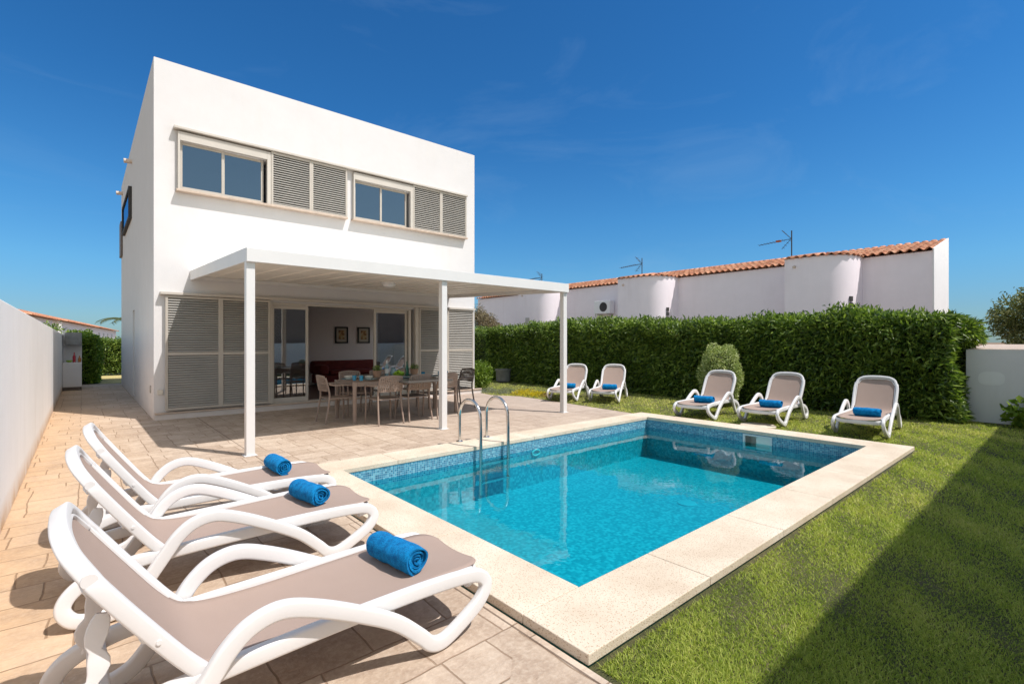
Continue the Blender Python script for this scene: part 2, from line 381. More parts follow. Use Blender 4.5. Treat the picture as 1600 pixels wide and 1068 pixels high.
def rrect(w, h, r, n=3):
    out = []
    for cx, cy, a0 in ((w/2-r, h/2-r, 0), (-w/2+r, h/2-r, 90), (-w/2+r, -h/2+r, 180), (w/2-r, -h/2+r, 270)):
        for i in range(n+1):
            a = radians(a0+90*i/n); out.append((cx+r*cos(a), cy+r*sin(a)))
    return out
def catmull(pts, sub=6, closed=False):
    P = [Vector(p) for p in pts]; n = len(P); out = []
    for i in range(n if closed else n-1):
        if closed: a, b, c, d = P[i-1], P[i], P[(i+1) % n], P[(i+2) % n]
        else: a, b, c, d = P[max(i-1, 0)], P[i], P[i+1], P[min(i+2, n-1)]
        for k in range(sub):
            t = k/sub
            out.append(.5*((2*b)+(c-a)*t+(2*a-5*b+4*c-d)*t*t+(3*b-3*c+d-a)*t**3))
    if not closed: out.append(P[-1])
    return out
def tag(o, label=None, cat=None, group=None, kind=None):
    if label: o['label'] = label
    if cat: o['category'] = cat
    if group: o['group'] = group
    if kind: o['kind'] = kind
    return o
def thing(name, label, cat, loc=(0, 0, 0), rz=0., group=None):
    o = bpy.data.objects.new(name, None); COL.objects.link(o); o.location = loc; o.rotation_euler = (0, 0, rz)
    o.empty_display_size = .2
    return tag(o, label, cat, group)
KIDS = {}
def dup(root, loc, rz, label=None):
    def rec(o, par):
        c = o.copy(); COL.objects.link(c)
        if par: c.parent = par
        for ch in list(o.children): rec(ch, c)
        return c
    r = rec(root, None); r.location = loc; r.rotation_euler = (0, 0, rz)
    if label: r['label'] = label
    return r

def leafmesh(name, pts, nrm, L, W, m, parent=None, droop=.3, jitter=.8, fold=.25, kind=None):
    """scatter folded leaves; pts (N,3), nrm (N,3) outward"""
    N = len(pts)
    d = nrm + RNG.normal(0, jitter, (N, 3)); d[:, 2] -= droop*RNG.random(N); d /= np.linalg.norm(d, axis=1)[:, None]+1e-9
    up = RNG.normal(0, 1, (N, 3)); side = np.cross(d, up); side /= np.linalg.norm(side, axis=1)[:, None]+1e-9
    n = np.cross(side, d)
    l = L*RNG.uniform(.6, 1.25, N)[:, None]; w = W*RNG.uniform(.7, 1.25, N)[:, None]
    a = pts; b = pts+d*l*.45+side*w*.5+n*w*fold; c = pts+d*l-np.array([0, 0, 1])*l*.12; e = pts+d*l*.45-side*w*.5+n*w*fold
    V = np.stack([a, b, c, e], 1).reshape(-1, 3)
    i = np.arange(N)*4; F = np.stack([i, i+1, i+2, i, i+2, i+3], 1).reshape(-1)
    return rawmesh(name, V, F, 3, np.repeat(RNG.random(N), 2), m, parent, kind)
def rawmesh(name, V, F, k, rnd, m, parent=None, kind=None):
    me = bpy.data.meshes.new(name); nf = len(F)//k
    me.vertices.add(len(V)); me.vertices.foreach_set('co', V.astype(np.float32).ravel())
    me.loops.add(len(F)); me.loops.foreach_set('vertex_index', F.astype(np.int32))
    me.polygons.add(nf); me.polygons.foreach_set('loop_start', (np.arange(nf)*k).astype(np.int32))
    if rnd is not None:
        a = me.attributes.new('rnd', 'FLOAT', 'FACE'); a.data.foreach_set('value', rnd.astype(np.float32))
    me.update(calc_edges=True); me.validate()
    o = bpy.data.objects.new(name, me); COL.objects.link(o); me.materials.append(M[m])
    if parent: o.parent = parent
    if kind: o['kind'] = kind
    return o
def fbm(p, s, seed=0):
    """cheap smooth pseudo-noise on points, about -1..1"""
    r = np.random.default_rng(seed); o = np.zeros(len(p))
    for k in range(5):
        w = r.normal(0, s*(1.6**k), 3); o += np.sin(p@w+r.uniform(0, 6.28))/(1.5**k)
    return o/2.

# ------------------------------------------------------------------ world, sun, camera
SUN_EL = radians(57.7); az = Vector((.461, -.887))
w = bpy.data.worlds.new('World'); scene.world = w; w.use_nodes = True
wt = w.node_tree; wn = wt.nodes; wl = wt.links
bg = wn['Background']; sky = wn.new('ShaderNodeTexSky'); sky.sky_type = 'NISHITA'; sky.sun_disc = False
sky.sun_elevation = SUN_EL; sky.sun_rotation = math.atan2(az.x, az.y)
sky.altitude = 200; sky.air_density = 1.0; sky.dust_density = .6; sky.ozone_density = 2.5
tc = wn.new('ShaderNodeTexCoord'); mp = wn.new('ShaderNodeMapping'); mp.inputs['Scale'].default_value = (1., 2.6, 5.); mp.inputs['Rotation'].default_value = (0, .5, .9)
wl.new(tc.outputs['Generated'], mp.inputs[0])
cn = wn.new('ShaderNodeTexNoise'); cn.inputs['Scale'].default_value = 1.6; cn.inputs['Detail'].default_value = 7; cn.inputs['Roughness'].default_value = .62; cn.inputs['Distortion'].default_value = .8
wl.new(mp.outputs[0], cn.inputs['Vector'])
cr = wn.new('ShaderNodeValToRGB'); cr.color_ramp.elements[0].position = .52; cr.color_ramp.elements[1].position = .95
cr.color_ramp.elements[0].color = (0, 0, 0, 1); cr.color_ramp.elements[1].color = (.20, .20, .20, 1); wl.new(cn.outputs['Fac'], cr.inputs[0])
sepx = wn.new('ShaderNodeSeparateXYZ'); wl.new(tc.outputs['Generated'], sepx.inputs[0])
def wramp(fac, stops):
    n = wn.new('ShaderNodeValToRGB'); e = n.color_ramp.elements
    while len(e) > 1: e.remove(e[-1])
    e[0].position = stops[0][0]; e[0].color = rgb(stops[0][1])
    for p, c in stops[1:]: k = e.new(p); k.color = rgb(c)
    wl.new(fac, n.inputs[0]); return n.outputs[0]
# deep blue in the camera's view; sky outside it boosted as added fill light
deep = wramp(sepx.outputs[2], [(0., (.30, .44, .56)), (.06, (.27, .45, .61)), (.13, (.25, .52, .69)), (.23, (.20, .52, .73)), (.40, (.135, .46, .72)), (.60, (.12, .44, .71)), (.8, (.9, .9, .8)), (1., (1., 1., .9))])
pale = wramp(sepx.outputs[2], [(0., (.88, .66, .49)), (.12, (1., .76, .54)), (.3, (1., .79, .54)), (1., (1., .82, .58))])
dt = wn.new('ShaderNodeVectorMath'); dt.operation = 'DOT_PRODUCT'; wl.new(tc.outputs['Generated'], dt.inputs[0]); dt.inputs[1].default_value = (.656, .755, 0)
sel = wramp(dt.outputs['Value'], [(.15, (0, 0, 0)), (.55, (1, 1, 1))])
mm = wn.new('ShaderNodeMix'); mm.data_type = 'RGBA'; wl.new(sel, mm.inputs[0]); wl.new(pale, mm.inputs[6]); wl.new(deep, mm.inputs[7])
mul = wn.new('ShaderNodeMix'); mul.data_type = 'RGBA'; mul.blend_type = 'MULTIPLY'; mul.inputs[0].default_value = 1.; wl.new(sky.outputs[0], mul.inputs[6]); wl.new(mm.outputs[2], mul.inputs[7])
pv = wramp(sel, [(0, (1.8, 1.8, 1.8)), (1, (1, 1, 1))])
mul2 = wn.new('ShaderNodeMix'); mul2.data_type = 'RGBA'; mul2.blend_type = 'MULTIPLY'; mul2.inputs[0].default_value = 1.; wl.new(mul.outputs[2], mul2.inputs[6]); wl.new(pv, mul2.inputs[7])
mixc = wn.new('ShaderNodeMix'); mixc.data_type = 'RGBA'; wl.new(cr.outputs[0], mixc.inputs[0]); wl.new(mul2.outputs[2], mixc.inputs[6]); mixc.inputs[7].default_value = (2.0, 3.0, 4.2, 1)
wl.new(mixc.outputs[2], bg.inputs['Color']); bg.inputs['Strength'].default_value = .14
sd = bpy.data.lights.new('sun', 'SUN'); sd.energy = 3.7; sd.angle = radians(.53); sd.color = (1., .96, .93)
so = bpy.data.objects.new('sun', sd); COL.objects.link(so); so.location = (5, -10, 15)
S = Vector((az.x*cos(SUN_EL), az.y*cos(SUN_EL), sin(SUN_EL)))
so.rotation_euler = S.to_track_quat('Z', 'Y').to_euler()
cd = bpy.data.cameras.new('camera'); cam = bpy.data.objects.new('camera', cd); COL.objects.link(cam); scene.camera = cam
cam.location = (0, 0, 1.42); cam.rotation_euler = (radians(90), 0, -radians(90-48.97)); cd.lens = 36*770/1600; cd.sensor_width = 36
cd.clip_start = .05; cd.clip_end = 3000
vs = scene.view_settings; vs.view_transform = 'Standard'; vs.look = 'None'; vs.exposure = .38; vs.gamma = 1
scene.cycles.max_bounces = 10; scene.cycles.transparent_max_bounces = 12; scene.cycles.diffuse_bounces = 5
scene.cycles.use_denoising = True; scene.cycles.sample_clamp_indirect = 8

# ------------------------------------------------------------------ ground, patio, lawn
PX0, PX1, PY0, PY1 = 1.67, 8.23, 1.41, 5.62      # coping outer
IX0, IX1, IY0, IY1 = 2.09, 7.81, 1.83, 5.20      # pool inner
def sheet(name, rects, z, m, kind='structure'):
    b = MB()
    for x0, x1, y0, y1 in rects: b.quad((x0, y0, z), (x1, y0, z), (x1, y1, z), (x0, y1, z))
    o = b.build(name, m); o['kind'] = kind; return o
def poly(name, pts, z, m):
    b = MB(); b.add([(x, y, z) for x, y in pts], [tuple(range(len(pts)))]); o = b.build(name, m); o['kind'] = 'structure'; return o
H = 1500
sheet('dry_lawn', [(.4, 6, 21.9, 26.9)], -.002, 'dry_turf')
sheet('ground', [(-H, -.5, -H, H), (14, H, -H, H), (-.5, 14, -H, -2), (-.5, 14, 30, H)], -.05, 'soil')
# patio around the left and back of the pool
EDGE = [(8.23, 5.62), (8.40, 7.2), (8.55, 8.6), (8.60, 9.6), (8.25, 10.3), (8.40, 11.2), (8.55, 12.0), (8.55, 21.7)]
poly('patio', [(-.5, -2), (1.66, -2), (1.66, PY0-.02), (1.66, PY1)] + EDGE + [(-.5, 21.7)], 0, 'patio')
poly('lawn', [(1.66, -2), (14, -2), (14, 30), (-.5, 30), (-.5, 21.7)] + EDGE[::-1] + [(8.23, 1.41), (1.66, 1.41)], -.008, 'lawn')

def inpoly(x, y, poly):
    ins = np.zeros(len(x), bool); n = len(poly)
    for i in range(n):
        x1, y1 = poly[i]; x2, y2 = poly[(i+1) % n]
        c = ((y1 > y) != (y2 > y)) & (x < (x2-x1)*(y-y1)/((y2-y1) if y2 != y1 else 1e-9)+x1); ins ^= c
    return ins
LAWN = [(1.70, -.98), (12.0, -.98), (12.0, 24), (8.6, 24)] + [(x+.03, y) for x, y in EDGE[::-1]] + [(8.26, 1.375), (1.70, 1.375)]
def grass():
    fx, fy = cos(radians(48.97)), sin(radians(48.97)); xs, ys, ks = [], [], []
    Ncand = 2600000
    # candidates spaced so that density falls with distance from the camera
    d = np.exp(RNG.uniform(np.log(1.6), np.log(26), Ncand)); t = RNG.uniform(-1.08, 1.08, Ncand)
    x = fx*d + fy*t*d; y = fy*d - fx*t*d
    keep = inpoly(x, y, LAWN) & (RNG.random(Ncand) < .36)
    x, y, d = x[keep], y[keep], d[keep]
    pc = fbm(np.stack([x, y, 0*x], 1), 3.2, 3)
    k2 = RNG.random(len(x)) < np.clip(.85+.3*pc, .35, 1); x, y, d, pc = x[k2], y[k2], d[k2], pc[k2]
    N = len(x); print('grass blades', N)
    sc = np.clip(d/3.2, .85, 3.2)
    h = RNG.uniform(.010, .024, N)*(1+.35*pc)*np.clip(sc, 1, 1.25); wd = RNG.uniform(.0012, .0026, N)*sc*1.35
    a = RNG.uniform(0, 2*pi, N); lean = RNG.uniform(.1, 1.6, N)*h; la = RNG.uniform(0, 2*pi, N)
    z0 = -.01
    p = np.stack([x, y, np.full(N, z0)], 1); s_ = np.stack([np.cos(a)*wd, np.sin(a)*wd, 0*a], 1)
    ld = np.stack([np.cos(la)*lean, np.sin(la)*lean, 0*a], 1); up = np.stack([0*a, 0*a, h], 1)
    mid = p+up*.6+ld*.35; tip = p+up+ld
    V = np.stack([p-s_, p+s_, mid+s_*.7, mid-s_*.7, tip], 1).reshape(-1, 3)
    i = np.arange(N)*5; F = np.stack([i, i+1, i+2, i, i+2, i+3, i+3, i+2, i+4], 1).reshape(-1)
    r = np.clip(RNG.random(N)*.6+.17*pc+.13*fbm(np.stack([x, y, 0*x], 1), .9, 17)+.06+.08*(y > 6)+.10+.05*(d > 7), 0, 1)
    o = rawmesh('grass', V, F, 3, np.repeat(r, 3), 'grass', None, 'stuff')
    o['label'] = 'short mown green grass round the pool'; return o
grass()

# ------------------------------------------------------------------ swimming pool
pool = thing('swimming_pool', 'rectangular blue mosaic swimming pool with cream stone coping', 'swimming pool', (5, 3.5, 0))
def plc(o): o.location = tuple(-c for c in pool.location); return o
def uvquad(me_b, quads):
    pass
def uvmesh(name, quads, m, parent):
    V = []; F = []; UV = []
    for (o, u, v, lu, lv) in quads:
        o, u, v = Vector(o), Vector(u), Vector(v); i = len(V)
        V += [o, o+u*lu, o+u*lu+v*lv, o+v*lv]; F.append((i, i+1, i+2, i+3)); UV += [(0, 0), (lu, 0), (lu, lv), (0, lv)]
    me = bpy.data.meshes.new(name); me.from_pydata(V, [], F); l = me.uv_layers.new(name='UVMap')
    for k, c in enumerate(UV): l.data[k].uv = c
    ob = bpy.data.objects.new(name, me); COL.objects.link(ob); me.materials.append(M[m]); ob.parent = parent; return ob
DEP = .65; DZ = .008
X, Y, Z = (1, 0, 0), (0, 1, 0), (0, 0, 1)
BAND = .20
plc(uvmesh('lower_wall', [((IX0, IY0, -DEP), X, Z, IX1-IX0, DEP-BAND), ((IX1, IY1, -DEP), (-1, 0, 0), Z, IX1-IX0, DEP-BAND),
    ((IX0, IY1, -DEP), (0, -1, 0), Z, IY1-IY0, DEP-BAND), ((IX1, IY0, -DEP), Y, Z, IY1-IY0, DEP-BAND)], 'waterlit_tile', pool))
plc(uvmesh('wall', [((IX0, IY0, -BAND), X, Z, IX1-IX0, BAND), ((IX1, IY1, -BAND), (-1, 0, 0), Z, IX1-IX0, BAND),
    ((IX0, IY1, -BAND), (0, -1, 0), Z, IY1-IY0, BAND),
    # end wall with the skimmer mouth left open
    ((IX1, IY0, -BAND), Y, Z, 3.05-IY0, BAND), ((IX1, 3.42, -BAND), Y, Z, IY1-3.42, BAND), ((IX1, 3.05, -.035), Y, Z, .37, .035)], 'tile', pool))
plc(uvmesh('floor', [((IX0, IY0, -DEP), X, Y, IX1-IX0, IY1-IY0)], 'waterlit_tile', pool))
cb = MB()
def slabs(a0, a1, n): return [(a0+(a1-a0)*i/n+.0015, a0+(a1-a0)*(i+1)/n-.0015) for i in range(n)]
for a, b in slabs(PX0, PX1, 6):
    cb.box(a, b, PY0, IY0+DZ, -.002, .05); cb.box(a, b, IY1-DZ, PY1, -.002, .05)
for a, b in slabs(IY0+DZ+.002, IY1-DZ-.002, 3):
    cb.box(PX0, IX0+DZ, a, b, -.002, .05); cb.box(IX1-DZ, PX1, a, b, -.002, .05)
plc(cb.build('coping', 'coping', pool, bevel=.005))
b = MB(); y0, y1, z0, z1 = 3.05, 3.42, -.20, -.035
for q in ((y0-.03, y0, z0-.03, z1+.02), (y1, y1+.03, z0-.03, z1+.02)): b.box(IX1-.014, IX1+.02, q[0], q[1], q[2], q[3])
b.box(IX1-.014, IX1+.02, y0, y1, z1, z1+.02); b.box(IX1-.014, IX1+.02, y0, y1, z0-.03, z0)
sk = plc(b.build('skimmer', 'white_metal', pool)); 
MB().box(IX1+.02, IX1+.2, y0, y1, z0, z0+.002).box(IX1+.198, IX1+.2, y0, y1, z0, z1).box(IX1+.03, IX1+.04, y0+.002, (y0+y1)/2+.03, z0+.003, z1-.01).build('weir', 'soffit', sk)
b = MB().tube([(4.98+.075*cos(a*pi/12), IY1-.012, -.19+.04*sin(a*pi/12)) for a in range(24)], .012, 8, True); plc(b.build('return_inlet', 'white_metal', pool, True))
plc(MB().lathe([(.0, 0), (.12, 0), (.12, .008), (.09, .015), (.0, .015)], (5.85, 3.30, -DEP), 28).build('main_drain', 'waterlit_tile', pool, True))
wb = MB(); wb.quad((IX0, IY0, -.14), (IX1, IY0, -.14), (IX1, IY1, -.14), (IX0, IY1, -.14)); wo = wb.build('water', 'water'); wo['kind'] = 'structure'
b = MB(); n = 40
b.lathe([(0, 0), (.27, 0), (.27, .018), (.255, .024), (0, .024)], (0, 0, 0), 36)
tag(b.build('access_cover', 'coping', None, True), 'round cream stone cover lying in the grass beside the pool edge', 'cover').location = (8.52, 3.52, .012)

# ladder
lad = thing('pool_ladder', 'stainless steel pool ladder with two tall curved handrails', 'ladder', (4.15, 5.6, .05))
for sx in (-.235, .235):
    R = .235
    path = [(sx, 0, 0)]+[(sx, 0, .1*i) for i in range(1, 4)]
    path += [(sx, -R+R*cos(a), .36+R*sin(a)) for a in np.linspace(0, pi, 15)]
    path += [(sx, -2*R-.008, .2), (sx, -2*R-.01, 0), (sx, -2*R-.01, -.3), (sx, -2*R-.01, -.62)]
    MB().tube(path, .0215, 14).build('handrail', 'chrome', lad, True)
    MB().lathe([(.048, 0), (.048, .006), (.03, .018), (.022, .02)], (sx, 0, 0), 18).build('flange', 'chrome', lad, True)
for z in (-.22, -.46):
    MB().box(-.23, .23, -.53, -.44, z-.012, z+.012).build('tread', 'chrome', lad, bevel=.004)

# ------------------------------------------------------------------ sun loungers
def make_lounger():
    r = thing('sun_lounger', 'x', 'sun lounger', group='white sun loungers with taupe slings')
    pts = [(.14, .275, .300), (.35, .283, .288), (.65, .282, .282), (1.0, .277, .282), (1.35, .264, .284), (1.50, .243, .287),
           (1.605, .195, .296), (1.652, .120, .306), (1.612, .052, .316), (1.52, .036, .324), (1.435, .05, .330),
           (1.365, .105, .333), (1.245, .275, .333), (1.185, .36, .333), (1.11, .418, .333), (1.01, .436, .333), (.89, .398, .333), (.72, .315, .333), (.55, .215, .333),
           (.43, .110, .331), (.37, .052, .330), (.30, .040, .328), (.19, .085, .324), (.09, .14, .318), (.042, .20, .311), (.062, .25, .305)]
    for sg in (-1, 1):
        cv = catmull([(-s, sg*y, z) for s, z, y in pts], 6, True)
        MB().sweep(cv, rrect(.042, .066, .012), True, lat=(0, 1, 0)).build('side_frame', 'plastic', r, True, angle=50)
    # foot rail, seat frame edges and cross members
    b = MB(); foot = [(-.14, -.285, .246), (-.08, -.262, .246), (-.042, -.19, .244), (-.030, -.08, .243), (-.028, 0, .242), (-.030, .08, .243), (-.042, .19, .244), (-.08, .262, .246), (-.14, .285, .246)]
    b.sweep(catmull(foot, 4), rrect(.06, .034, .012), lat=(0, 0, 1))
    b.build('foot_rail', 'plastic', r, True, angle=50)
    for s in (.55, 1.52):
        MB().box(-s-.03, -s+.03, -.275, .275, .215, .25).build('crossbar', 'plastic', r, bevel=.006)
    for sg in (-1, 1):
        e = [(-s, sg*.276, z) for s, z in ((.10, .292), (.4, .300), (.8, .294), (1.12, .288), (1.25, .300))]
        MB().sweep(catmull(e, 4), rrect(.010, .022, .004), lat=(0, 1, 0)).build('seat_edge', 'plastic', r, True)
    # sling: one continuous cloth over seat and back
    prof = [(.012, .287), (.08, .299), (.3, .300), (.6, .294), (.9, .284), (1.08, .285), (1.18, .294), (1.255, .318), (1.325, .388), (1.42, .520), (1.505, .643), (1.555, .718), (1.594, .785)]
    cv = catmull([(-s, 0, z) for s, z in prof], 5); n = len(cv); m = 14; V = []; F = []
    Ls = [0]
    for i in range(1, n): Ls.append(Ls[-1]+(cv[i]-cv[i-1]).length)
    T = Ls[-1]
    for i, p in enumerate(cv):
        d0 = Ls[i]; d1 = T-Ls[i]; hw = .268
        for dd in (d0, d1):
            if dd < .12: hw -= .12*(1-sqrt(max(0, 1-(1-dd/.12)**2)))*.9
        if d1 > .10 and 1.22 < -p.x < 1.36: hw += .0
        t = (cv[min(i+1, n-1)]-cv[max(i-1, 0)]).normalized(); N = Vector((0, 1, 0)).cross(t); N = N if N.z > 0 or N.x > 0 else -N
        for j in range(m+1):
            u = -1+2*j/m; V.append(p+Vector((0, u*hw, 0))-N*.014*(1-u*u))
    for i in range(n-1):
        for j in range(m): F.append((i*(m+1)+j, i*(m+1)+j+1, (i+1)*(m+1)+j+1, (i+1)*(m+1)+j))
    o = MB().add(V, F).build('sling', 'sling', r, True); sm = o.modifiers.new('s', 'SOLIDIFY'); sm.thickness = .004; sm.offset = 0
    # back frame: rounded hoop
    a0, a1 = Vector((-1.34, 0, .375)), Vector((-1.625, 0, .855)); ax = (a1-a0)
    bc = catmull([(-1.255, 0, .295), (-1.335, 0, .393), (-1.43, 0, .527), (-1.515, 0, .650), (-1.580, 0, .750), (-1.618, 0, .822)], 8); bl = [0]
    for i in range(1, len(bc)): bl.append(bl[-1]+(bc[i]-bc[i-1]).length)
    Lb = bl[-1]
    def bp(l, y):
        l = max(0, l)
        for i in range(1, len(bl)):
            if l <= bl[i] or i == len(bl)-1:
                q = (l-bl[i-1])/(bl[i]-bl[i-1]); return bc[i-1].lerp(bc[i], min(q, 1.3))+Vector((0, y, 0))
    hp = [(0, .283), (.1, .285), (.3, .29), (.45, .288), (Lb-.14, .274), (Lb-.06, .245), (Lb-.015, .18), (Lb, .08), (Lb+.003, 0)]
    full = [(l, -y) for l, y in hp]+[(l, y) for l, y in hp[::-1][1:]]
    cv = catmull([bp(l, y) for l, y in full], 6)
    nb = ax.normalized().cross(Vector((0, 1, 0)))
    b = MB(); b.sweep(cv, rrect(.052, .038, .009), lat=tuple(nb)); b.build('back_frame', 'plastic', r, True, angle=50)
    hp2 = [(.06, .262), (.3, .262), (.5, .258), (Lb-.14, .247), (Lb-.075, .215), (Lb-.045, .16), (Lb-.035, .07), (Lb-.033, 0)]
    full = [(l, -y) for l, y in hp2]+[(l, y) for l, y in hp2[::-1][1:]]
    MB().sweep(catmull([bp(l, y)+nb*.0 for l, y in full], 5), rrect(.030, .012, .004), lat=tuple(nb)).build('back_edge', 'plastic', r, True)
    for sg in (-1, 1):
        c = bp(.50, sg*.2945); MB().add([(c.x+.022*cos(a), c.y+sg*k, c.z+.022*sin(a)) for k in (-.004, .005) for a in np.linspace(0, 2*pi, 17)[:-1]],
            [(i, (i+1) % 16, 16+(i+1) % 16, 16+i) for i in range(16)]+[tuple(range(16, 32))]).build('knob', 'plastic', r, True)
        c = bp(.20, sg*.3075); MB().add([(c.x+.008*cos(a), c.y+sg*k, c.z+.008*sin(a)) for k in (-.004, .004) for a in np.linspace(0, 2*pi, 13)[:-1]],
            [(i, (i+1) % 12, 12+(i+1) % 12, 12+i) for i in range(12)]+[tuple(range(12, 24))]).build('knob', 'plastic', r, True)
    # cross rung in the back, with the toothed prop that holds it
    for l in (.22, .47):
        p0, p1 = bp(l, -.27), bp(l, .27)
        MB().sweep([p0+nb*.022, (p0*.8+p1*.2)+nb*.034, (p0*.2+p1*.8)+nb*.034, p1+nb*.022], rrect(.03, .018, .005), lat=tuple(nb)).build('back_rung', 'plastic', r, bevel=.003)
    for sg in (-1, 1):
        pr = [(-1.515, sg*.215, .56), (-1.535, sg*.222, .47), (-1.525, sg*.23, .40), (-1.555, sg*.235, .32), (-1.54, sg*.24, .24)]
        MB().sweep(catmull(pr, 4), lambda t: rrect(.012, .034+.026*abs(sin(t*pi*3.2)), .005), lat=(0, 1, 0)).build('back_prop', 'plastic', r, True)
    return r
LG = make_lounger()
LOUNGERS = [  # tip x, y, rotation, label
 (1.56, 2.265, 0.5, 'nearest lounger on the paving, its foot almost touching the pool coping'),
 (1.575, 3.55, 0., 'middle one of the three loungers lined up on the paving beside the white boundary wall'),
 (1.645, 4.47, -1.5, 'lounger on the paving closest to the front pergola post, beyond two others'),
 (8.49, 8.04, 207., 'lounger on the lawn partly hidden behind the far pergola post'),
 (9.02, 7.21, 207., 'angled lounger on the lawn just right of the far pergola post'),
 (8.29, 4.62, 186.5, 'lounger on the lawn in front of the clipped round bush'),
 (8.54, 3.55, 183., 'lounger on the lawn beside the round stone cover, between two others by the pool end'),
 (8.59, 2.14, 184., 'lounger on the lawn nearest the white block wall at the right'),
]
for i, (x, y, a, lb) in enumerate(LOUNGERS):
    if i == 0: LG.location = (x, y, 0); LG.rotation_euler = (0, 0, radians(a)); LG['label'] = lb
    else: dup(LG, (x, y, 0), radians(a), lb)

# rolled towels
def towelmesh(seed, Lt=.33, R=.073):
    """roll of cloth: one thick spiral wall, closed, axis along y"""
    rr = np.random.default_rng(seed); turns = 3.80; K = 120; th = .0115; prof = []
    def rad(a): return .010+(R-.010)*(a/(turns*2*pi))
    As = np.linspace(0, turns*2*pi, K)
    outer = [(rad(a)*cos(a), rad(a)*sin(a)) for a in As]; inner = [((rad(a)-th*.86)*cos(a), (rad(a)-th*.86)*sin(a)) if rad(a) > th else (0., 0.) for a in As]
    M_ = 12; V = []; F = []
    wob = rr.uniform(-.006, .006, (2, 8))
    for j in range(M_+1):
        t = j/M_; y = (t-.5)*Lt
        e = min(t, 1-t)*M_
        for side in (outer, inner):
            for k, (x, z) in enumerate(side):
                lay = As[k]/(turns*2*pi); yy = y*(1+.03*sin(lay*9+seed)+.02*lay)+.006*sin(As[k]*2.1+seed)*(abs(t-.5)*2)**3
                s = 1-.035*max(0, 1-e)-.03*(t-.5)**2; zz = z*s; xx = x*s*(1.06)
                d = .0022*sin(xx*60+y*25+seed)+.0018*sin(y*55+k*.2)
                if side is outer: xx *= 1+d/R; zz *= 1+d/R
                zz = max(zz, -R*.90)
                V.append((xx, yy, zz+R*.9))
    n2 = 2*K
    for j in range(M_):
        for k in range(K-1):
            a, c = j*n2+k, (j+1)*n2+k; F.append((a, a+1, c+1, c)); a += K; c += K; F.append((a, c, c+1, a+1))
        k = K-1; F.append((j*n2+k, j*n2+K+k, (j+1)*n2+K+k, (j+1)*n2+k))
    for j in (0, M_):
        for k in range(K-1):
            q = (j*n2+k, j*n2+k+1, j*n2+K+k+1, j*n2+K+k); F.append(q if j else q[::-1])
    return V, F
def towel(i, px, py, rz, label, tilt=0., sd=1):
    V, F = towelmesh(sd); o = MB().add(V, F).build('rolled_towel', 'towel', None, True, angle=60)
    x, y, a, _ = LOUNGERS[i]; a = radians(a); c = Vector((x+px*cos(a)-py*sin(a), y+px*sin(a)+py*cos(a), .291))
    o.location = c; o.rotation_euler = (0, radians(tilt), a+rz); tag(o, label, 'towel', 'blue towels rolled up on the loungers')
    return o
towel(0, -.355, .015, radians(8), 'rolled blue towel on the nearest lounger', 0, 1)
towel(1, -.36, .05, radians(10), 'rolled blue towel on the middle one of the three paving loungers', 0, 2)
towel(2, -.36, .12, radians(4), 'rolled blue towel on the lounger closest to the front pergola post', 0, 5)
towel(3, -.42, .10, radians(4), 'rolled blue towel behind the far pergola post', 0, 3)
towel(4, -.42, .10, radians(0), 'rolled blue towel on the angled lounger right of the far pergola post', 0, 4)
towel(5, -.40, .10, radians(3), 'rolled blue towel on the lounger in front of the round bush', 0, 6)
towel(6, -.40, .09, radians(3), 'rolled blue towel on the lounger beside the round stone cover', 0, 7)
towel(7, -.40, .06, radians(0), 'rolled blue towel on the lounger nearest the block wall', 0, 8)

# ------------------------------------------------------------------ main house
house = thing('house', 'two storey flat roofed white house with grey shutters behind the pool', 'house', (0, 0, 0))
HX0, HX1, HY0, HY1, HZ = .965, 8.19, 11.0, 21.0, 6.59
TH = .28
b = MB()
def facade(b, x0, x1, z0, z1, y, holes, th, axis='y', inward=1):
    xs = sorted({x0, x1, *[h[0] for h in holes], *[h[1] for h in holes]}); zs = sorted({z0, z1, *[h[2] for h in holes], *[h[3] for h in holes]})
    def pt(a, d, z): return (a, d, z) if axis == 'y' else (d, a, z)
    def hole(a, z): return any(h[0] < a < h[1] and h[2] < z < h[3] for h in holes)
    for i in range(len(xs)-1):
        for k in range(len(zs)-1):
            if hole((xs[i]+xs[i+1])/2, (zs[k]+zs[k+1])/2): continue
            for d in (y, y+th*inward): b.quad(pt(xs[i], d, zs[k]), pt(xs[i+1], d, zs[k]), pt(xs[i+1], d, zs[k+1]), pt(xs[i], d, zs[k+1]))
    y2 = y+th*inward
    for h in holes:
        a0, a1, c0, c1 = h
        b.quad(pt(a0, y, c0), pt(a0, y2, c0), pt(a0, y2, c1), pt(a0, y, c1)); b.quad(pt(a1, y, c0), pt(a1, y, c1), pt(a1, y2, c1), pt(a1, y2, c0))
        b.quad(pt(a0, y, c1), pt(a0, y2, c1), pt(a1, y2, c1), pt(a1, y, c1)); b.quad(pt(a0, y, c0), pt(a1, y, c0), pt(a1, y2, c0), pt(a0, y2, c0))
DOOR = (2.94, 6.31, .14, 2.235); W1 = (1.335, 2.90, 4.265, 5.16); W2 = (4.70, 6.205, 4.265, 5.16)
facade(b, HX0, HX1, 0, HZ, HY0, [DOOR, W1, W2], TH)
facade(b, HY0, HY1, 0, HZ, HX0, [(15.43, 15.95, .06, 2.22)], TH, 'x'); facade(b, HY0, HY1, 0, HZ, HX1, [(11.9, 14.6, .5, 2.3)], -TH, 'x'); facade(b, HX0, HX1, 0, HZ, HY1, [], -TH)  # right-wall opening is added, out of view, to light the living room
